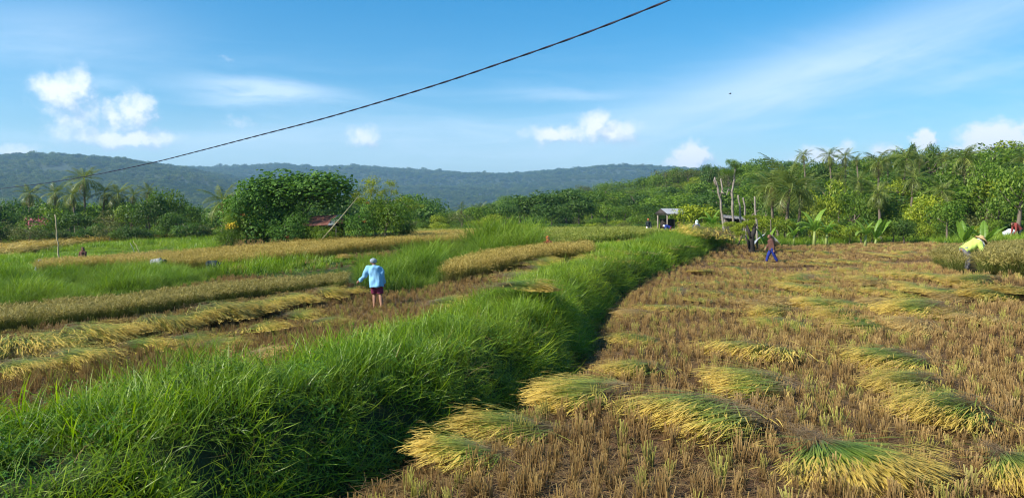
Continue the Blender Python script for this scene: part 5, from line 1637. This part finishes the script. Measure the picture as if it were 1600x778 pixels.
# ------------------------------------------------------------------ people
M['skin'] = plain('brown skin', (.26, .13, .075), .6, .12, 10.0)
def cloth(name, col, var=.12): return plain(name, col, .85, var, 14.0, .15, spec=.15)
M['c_blue'] = cloth('light blue shirt', (.20, .42, .62)); M['c_maroon'] = cloth('maroon shorts', (.16, .025, .06)); M['c_grey'] = cloth('grey check cap', (.24, .29, .32), .5)
M['c_brown'] = cloth('brown jacket', (.115, .055, .042)); M['c_royal'] = cloth('royal blue trousers', (.02, .035, .20)); M['c_lime'] = cloth('yellow-green shirt', (.46, .58, .13))
M['c_pat'] = cloth('patterned trousers', (.20, .19, .20), .9); M['straw_hat'] = plain('woven straw', (.52, .34, .15), .8, .3, 30.0, .4); M['c_white'] = cloth('white scarf', (.72, .76, .80), .1)
M['c_black'] = cloth('dark jacket', (.025, .035, .035)); M['c_red'] = cloth('red shirt', (.24, .05, .04)); M['c_lgrey'] = cloth('light grey shirt', (.27, .27, .26)); M['hair'] = plain('black hair', (.015, .012, .01), .5, .2, 20.)
M['c_orange'] = cloth('orange cap', (.55, .15, .06)); M['c_mint'] = cloth('pale mint scarf', (.62, .78, .72), .15)


def hand_to(mb, w, d, side, s=1.0):
    """palm, four bent fingers of unequal length and a thumb from the side of the palm"""
    w = np.array(w, float); d = np.array(d, float); d /= np.linalg.norm(d)
    sd = np.array(side, float); sd -= d * sd.dot(d); sd /= np.linalg.norm(sd); nn = np.cross(d, sd)
    mb.tube([w, w + d * .05, w + d * .09], [.022, .034, .036], 8)
    mb.ball(w + d * .06, (.036, .036, .04), 2)
    for i, L in enumerate((.065, .078, .073, .055)):
        b = w + d * .085 + sd * (.030 - .020 * i)
        mb.tube([b, b + d * L * .5 + nn * .006, b + d * L * .8 + nn * .028, b + d * L * .85 + nn * .045], [.0115, .0105, .0095, .008], 6)
    b = w + d * .03 + sd * .030
    mb.tube([b, b + d * .03 + sd * .028, b + d * .062 + sd * .032 + nn * .01], [.013, .012, .010], 6)


def person_body(e, J, skin='skin', voxel=.009, face=(0, 1, 0)):
    """J: joints dict of positions; one continuous skin"""
    b = MB(); g = {k: np.array(v, float) for k, v in J.items()}
    sp_, nk, hd = g['pelvis'], g['neck'], g['head']
    mid = (sp_ + nk) / 2
    b.tube([sp_ - (nk - sp_) * .12, sp_, mid, nk - (nk - sp_) * .12, nk], [.10, .135, .115, .135, .06], 12); b.ball(sp_, (.15, .12, .13), 2)
    f = np.array(face, float); f /= np.linalg.norm(f)
    ax = (hd - nk) / np.linalg.norm(hd - nk)
    b.tube([nk - ax * .04, nk, hd], [.06, .05, .05], 10)
    b.ball(hd + ax * .02, (.080, .080, .105), 3); b.ball(hd + f * .03 - ax * .045, (.055, .055, .055), 2)
    side = np.cross(f, ax); side /= np.linalg.norm(side)
    b.ball(hd + f * .088 - ax * .015, (.015, .015, .018), 1); b.tube([hd + f * .078 + ax * .01, hd + f * .10 - ax * .025], [.009, .014], 6)
    b.ball(hd + f * .076 - ax * .055, (.02, .02, .012), 1)
    for s in (-1, 1):
        b.ball(hd + side * s * .082 - ax * .01, (.016, .022, .030), 1)
        b.ball(hd + f * .072 + side * s * .03 + ax * .012, (.014, .014, .010), 1)
    for s in 'lr':
        b.tube([nk - (nk - sp_) * .10, g['sho_' + s]], [.08, .062], 9)
        b.tube([g['sho_' + s], (g['sho_' + s] + g['elb_' + s]) / 2, g['elb_' + s], g['elb_' + s] * .7 + g['wri_' + s] * .3, g['wri_' + s]], [.055, .047, .038, .040, .026], 9)
        d = g['wri_' + s] - g['elb_' + s]
        hand_to(b, g['wri_' + s], d, f if abs(f.dot(d / np.linalg.norm(d))) < .9 else np.array([0, 0, 1.]))
        hip, kn, an = g['hip_' + s], g['kne_' + s], g['ank_' + s]
        b.tube([sp_, hip], [.12, .09], 9)
        b.tube([hip, hip * .6 + kn * .4, kn, kn * .65 + an * .35, an], [.090, .078, .055, .058, .036], 10)
        ft = g.get('toe_' + s, an + np.array([f[0], f[1], 0]) * .19 + [0, 0, -.05])
        b.tube([an, an + [0, 0, -.03], (an + ft) / 2 + [0, 0, -.035], ft + [0, 0, -.01]], [.036, .042, .042, .028], 8)
    return remeshed(b, 'body', M[skin], voxel, e, 3), g


def garment(e, g, name, mat, chains, voxel=.014, wrinkle=.016, balls=(), wscale=9.0):
    b = MB()
    for pts, rad in chains: b.tube(pts, rad, 14)
    for c, r in balls: b.ball(c, r, 2)
    return remeshed(b, name, M[mat], voxel, e, 3, wrinkle, wscale)


def lerp(a, b, t): return np.array(a) * (1 - t) + np.array(b) * t


def shirt(e, g, mat, waist=1.0, sleeve=.92, loose=1.0, hem=None, **k):
    nk, sp_ = g['neck'], g['pelvis']
    hem = sp_ + (sp_ - nk) * .25 * waist if hem is None else hem
    ch = [([nk + (nk - sp_) * .02, lerp(nk, sp_, .12), lerp(nk, sp_, .5), sp_, hem], np.array([.075, .155, .155, .16, .165]) * loose)]
    across = (g['sho_r'] - g['sho_l']) * .5
    for s in (-1, 1):      # shoulders wider than deep
        ch.append(([lerp(nk, sp_, .1) + across * .45 * s, lerp(nk, sp_, .55) + across * .38 * s, sp_ + across * .36 * s, hem + across * .36 * s], np.array([.105, .115, .12, .125]) * loose))
    for s in 'lr':
        w = lerp(g['elb_' + s], g['wri_' + s], sleeve)
        ch.append(([lerp(nk, sp_, .06), g['sho_' + s], lerp(g['sho_' + s], g['elb_' + s], .5), g['elb_' + s], w], np.array([.085, .078, .068, .058, .046]) * loose))
    return garment(e, g, 'shirt', mat, ch, **k)


def trousers(e, g, mat, length=.95, loose=1.0, name='trousers', **k):
    ch = []
    for s in 'lr':
        hip, kn, an = g['hip_' + s], g['kne_' + s], g['ank_' + s]
        if length > .5:
            t = (length - .5) * 2
            ch.append(([lerp(g['pelvis'], hip, .5) + [0, 0, .10], hip, lerp(hip, kn, .5), kn, lerp(kn, an, t)], np.array([.13, .118, .10, .08, .068]) * loose))
        else:
            ch.append(([lerp(g['pelvis'], hip, .5) + [0, 0, .10], hip, lerp(hip, kn, length), lerp(hip, kn, length * 2)], np.array([.135, .13, .115, .105]) * loose))
    return garment(e, g, name, mat, ch, **k)


def hips(J, w=.09, ax=(1, 0, 0)):
    a = np.array(ax, float)
    J['hip_l'] = np.array(J['pelvis']) - a * w + [0, 0, -.03]; J['hip_r'] = np.array(J['pelvis']) + a * w + [0, 0, -.03]
    return J


def place(px, py, d=None, sink=0.0):
    p = gp(px, py) if d is None else on_ground(px, d)
    return (p[0], p[1], p[2] - sink)


GP = 'harvesters at work in the fields'
# woman in blue, seen from behind, walking away, left arm reaching out
e = empty('person', place(587, 482))
J = hips(dict(pelvis=(.02, .0, .86), neck=(-.04, .07, 1.36), head=(-.07, .10, 1.50), sho_l=(-.20, .05, 1.29), sho_r=(.13, .05, 1.29), elb_l=(-.33, .10, 1.04), elb_r=(.21, .0, 1.02), wri_l=(-.50, .18, .88), wri_r=(.22, .12, .80),
         kne_l=(-.05, .10, .46), kne_r=(.14, -.0, .45), ank_l=(-.03, -.05, .09), ank_r=(.20, -.18, .10)))
_, g = person_body(e, J, voxel=.007, face=(-.35, .93, -.1))
shirt(e, g, 'c_blue', 1.3, loose=1.25, wrinkle=.05, wscale=8.0)
trousers(e, g, 'c_maroon', .46, .84, 'shorts')
b = MB(); h = g['head']
b.ball(h + [.0, -.005, .045], (.100, .105, .085), 3); b.tube([h + [0, 0, .0], h + [0, 0, .04]], [.098, .103], 16); b.ball(h + [-.04, .10, .03], (.07, .06, .015), 2)
remeshed(b, 'cap', M['c_grey'], .008, e, 2, .006, 22.)
e.scale = (1.12, 1.05, 1.0)
tag(e, 'woman in light blue shirt, maroon shorts and grey cap, seen from behind, arm out', 'person', GP)

# hooded man in brown striding left
e = empty('person', place(1205, 413))
J = hips(dict(pelvis=(.02, 0, .84), neck=(-.06, 0, 1.34), head=(-.13, 0, 1.46), sho_l=(-.05, -.17, 1.27), sho_r=(-.05, .17, 1.27), elb_l=(.03, -.22, 1.02), elb_r=(-.10, .20, 1.02), wri_l=(.05, -.24, .78), wri_r=(-.22, .16, .86),
         kne_l=(.13, -.10, .46), kne_r=(-.14, .08, .48), ank_l=(.30, -.10, .12), ank_r=(-.24, .08, .10)), .09, (0, 1, 0))
J['hip_l'], J['hip_r'] = J['hip_l'], J['hip_r']
_, g = person_body(e, J, voxel=.009, face=(-1, 0, -.15))
shirt(e, g, 'c_brown', .5, .95, 1.05)
trousers(e, g, 'c_royal', .9, 1.0)
h = g['head']; b = MB(); b.ball(h + [.03, 0, .02], (.105, .10, .125), 3); b.tube([g['neck'] + [.02, 0, -.02], h + [.03, 0, 0]], [.085, .095], 12); b.ball(h + [-.10, 0, .085], (.05, .06, .015), 2)
remeshed(b, 'hood', M['c_brown'], .012, e, 2, .01)
tag(e, 'man in brown hooded top and royal blue trousers striding left across the cut rice', 'person', GP)

# bent harvester in yellow-green
e = empty('person', place(1511, 426))
J = hips(dict(pelvis=(-.10, 0, .78), neck=(.36, 0, 1.10), head=(.47, 0, 1.12), sho_l=(.30, -.17, 1.03), sho_r=(.30, .17, 1.03), elb_l=(.36, -.24, .76), elb_r=(.40, .22, .76), wri_l=(.50, -.20, .54), wri_r=(.56, .15, .54),
         kne_l=(.0, -.10, .43), kne_r=(.10, .10, .42), ank_l=(-.08, -.10, .08), ank_r=(.0, .12, .08)), .09, (0, 1, 0))
_, g = person_body(e, J, voxel=.008, face=(.75, 0, -.66))
shirt(e, g, 'c_lime', .4, .95, 1.22, wrinkle=.02)
trousers(e, g, 'c_pat', .92, 1.05)
h = g['head']; b = MB(); tilt = (0, R(38), 0)
b.ball(h + [.0, 0, .09], (.115, .115, .085), 3, tilt)
rim = []
Mx = np.array(Euler(tilt).to_matrix())
n = 28
for k, (r, z) in enumerate([(.10, .065), (.16, .045), (.215, .005), (.232, -.025), (.222, -.034), (.15, .03), (.09, .05)]):
    for i in range(n):
        a = i / n * 2 * math.pi; rim.append(Mx @ np.array([math.cos(a) * r, math.sin(a) * r, z + .008 * math.sin(3 * a)]) + h + np.array([.0, 0, .02]))
b.add(rim, F4=[[k * n + i, k * n + (i + 1) % n, ((k + 1) % 7) * n + (i + 1) % n, ((k + 1) % 7) * n + i] for k in range(7) for i in range(n)])
b.build('straw_hat', M['straw_hat'], e)
b = MB(); b.tube([g['neck'] + [-.03, 0, .02], h + [-.01, 0, -.03], h + [.02, 0, -.16], h + [.06, 0, -.27]], [.09, .10, .085, .03], 12); remeshed(b, 'scarf', M['c_white'], .012, e, 2, .02, 16.)
tag(e, 'bent harvester in yellow-green shirt with wide straw hat and white scarf', 'person', GP)

# dark jacket and white trousers, standing
e = empty('person', place(1013, 371, d=68))
J = hips(dict(pelvis=(0, 0, .86), neck=(-.02, 0, 1.37), head=(-.02, -.02, 1.52), sho_l=(-.18, 0, 1.30), sho_r=(.16, 0, 1.30), elb_l=(-.22, -.05, 1.05), elb_r=(.22, -.08, 1.03), wri_l=(-.12, -.18, .90), wri_r=(.25, -.16, .82),
         kne_l=(-.12, 0, .46), kne_r=(.08, -.03, .46), ank_l=(-.14, 0, .08), ank_r=(.10, 0, .08)))
_, g = person_body(e, J, face=(.3, -.95, -.1), voxel=.011)
shirt(e, g, 'c_black', .5); trousers(e, g, 'white', .9)
h = g['head']; b = MB(); b.ball(h + [0, 0, .055], (.095, .098, .07), 2); b.ball(h + [.03, -.10, .04], (.06, .05, .012), 1); remeshed(b, 'cap', M['c_orange'], .012, e, 2)
tag(e, 'person standing in dark jacket, white trousers and orange cap left of the shelter', 'person', GP)


def bent(e, top, low, face=(-.7, 0, -.7), flip=1, head='c_white', voxel=.012, spread=.1, high=.98):
    f = flip
    J = hips(dict(pelvis=(.18 * f, 0, .80), neck=(-.28 * f, 0, high), head=(-.40 * f, 0, high - .03), sho_l=(-.22 * f, -.16, high - .06), sho_r=(-.22 * f, .16, high - .06), elb_l=(-.26 * f, -.20, .70), elb_r=(-.28 * f, .2, .70), wri_l=(-.36 * f, -.16, .48), wri_r=(-.36 * f, .16, .48),
             kne_l=(.12 * f, -.1, .44), kne_r=(.16 * f, .1, .44), ank_l=(.22 * f, -.1, .08), ank_r=(.28 * f, .1, .08)), .09, (0, 1, 0))
    _, g = person_body(e, J, face=(face[0] * f, face[1], face[2]), voxel=voxel)
    shirt(e, g, top, .4, .9, 1.12); trousers(e, g, low, .9)
    h = g['head']; b = MB(); b.ball(h + [.01, 0, .03], (.105, .1, .105), 2); b.tube([g['neck'], h], [.09, .10], 10); remeshed(b, 'headscarf', M[head], .012, e, 2, .01)
    return g


e = empty('person', place(1044, 366, d=66)); bent(e, 'c_royal', 'c_red'); tag(e, 'person bending under the shelter in blue top with white headscarf and red trousers', 'person', GP)
e = empty('person', place(245, 427, sink=.25)); bent(e, 'c_lgrey', 'c_lgrey', flip=-1, head='hair', high=.88); tag(e, 'harvester in pale grey clothes bent low in the grass on the left', 'person', GP)
e = empty('person', place(333, 431, sink=.25)); bent(e, 'c_black', 'c_black', flip=-1, head='c_black', high=.80); tag(e, 'harvester in dark clothes bent low beside the tan straw heap', 'person', GP)
e = empty('person', place(1590, 374, d=54)); bent(e, 'c_red', 'c_black', flip=1, head='c_brown', high=1.22); tag(e, 'person in red shirt bending at the right edge of the picture', 'person', GP)


def stand(e, top, low, head, voxel=.012, lean=(0, 0)):
    J = hips(dict(pelvis=(0, 0, .86), neck=(lean[0], lean[1], 1.36), head=(lean[0] * 1.3, lean[1] * 1.3, 1.50), sho_l=(-.17 + lean[0], 0, 1.29), sho_r=(.17 + lean[0], 0, 1.29), elb_l=(-.22, -.08, 1.03), elb_r=(.22, -.1, 1.03), wri_l=(-.1, -.22, .92), wri_r=(.14, -.24, .90),
             kne_l=(-.1, -.02, .46), kne_r=(.1, -.02, .46), ank_l=(-.1, 0, .08), ank_r=(.1, 0, .08)))
    _, g = person_body(e, J, face=(.6, -.75, -.25), voxel=voxel)
    shirt(e, g, top, .6); trousers(e, g, low, .9)
    h = g['head']; b = MB(); b.ball(h + [-.01, .02, .03], (.105, .105, .115), 2); b.tube([g['neck'] + [0, .03, -.04], h + [0, .02, 0]], [.11, .10], 10); remeshed(b, 'headscarf', M[head], .012, e, 2, .01)
    return g


e = empty('person', place(1087, 371, sink=.5)); stand(e, 'c_royal', 'c_royal', 'c_mint', lean=(.06, 0)); tag(e, 'person in blue top and pale headscarf behind the golden pile', 'person', GP)
e = empty('person', place(856, 399, sink=.6)); stand(e, 'c_red', 'c_red', 'c_orange'); tag(e, 'person in red almost hidden behind the golden strip of rice', 'person', GP)
e = empty('person', place(130, 412, sink=.55)); stand(e, 'c_brown', 'c_brown', 'c_brown'); tag(e, 'brown-clad figure standing waist-deep in the green field on the left', 'person', GP)
e = empty('person', place(63, 425, sink=.9)); stand(e, 'c_grey', 'c_black', 'c_grey'); tag(e, 'grey-capped person whose head just shows over the tall grass at far left', 'person', GP)
e = empty('person', place(1375, 352, d=72)); stand(e, 'white', 'c_lgrey', 'c_white'); tag(e, 'small distant person in white between the banana plants', 'person', GP)

# sack beside the person in red
p = place(1577, 374)
mb = MB(); mb.ball((0, 0, .55), (.42, .3, .26), 3, (0, R(-12), 0)); mb.ball((-.2, 0, .45), (.3, .28, .24), 3)
o = remeshed(mb, 'sack', M['c_white'], .03, None, 2, .05, 4.); o.location = p
tag(o, 'white sack leaning beside the person in red at the right edge', 'sack')

# ------------------------------------------------------------------ haze: the air of the valley
HAZE_DENS = 1.3e-4
mb = MB(); mb.box((0, 3600, 210), (12000, 8600, 520))
hz_ = mb.build('haze', M['white'], None, False)
hm = bpy.data.materials.new('air'); hm.use_nodes = True; hnt = hm.node_tree; hnt.nodes.clear()
ho = hnt.nodes.new('ShaderNodeOutputMaterial'); pv = hnt.nodes.new('ShaderNodeVolumePrincipled')
pv.inputs['Color'].default_value = (.40, .68, 1.0, 1); pv.inputs['Density'].default_value = HAZE_DENS; pv.inputs['Anisotropy'].default_value = .2
hnt.links.new(pv.outputs[0], ho.inputs['Volume'])
hz_.data.materials.clear(); hz_.data.materials.append(hm)
tag(hz_, 'pale blue air that softens the far ridges', kind='stuff')
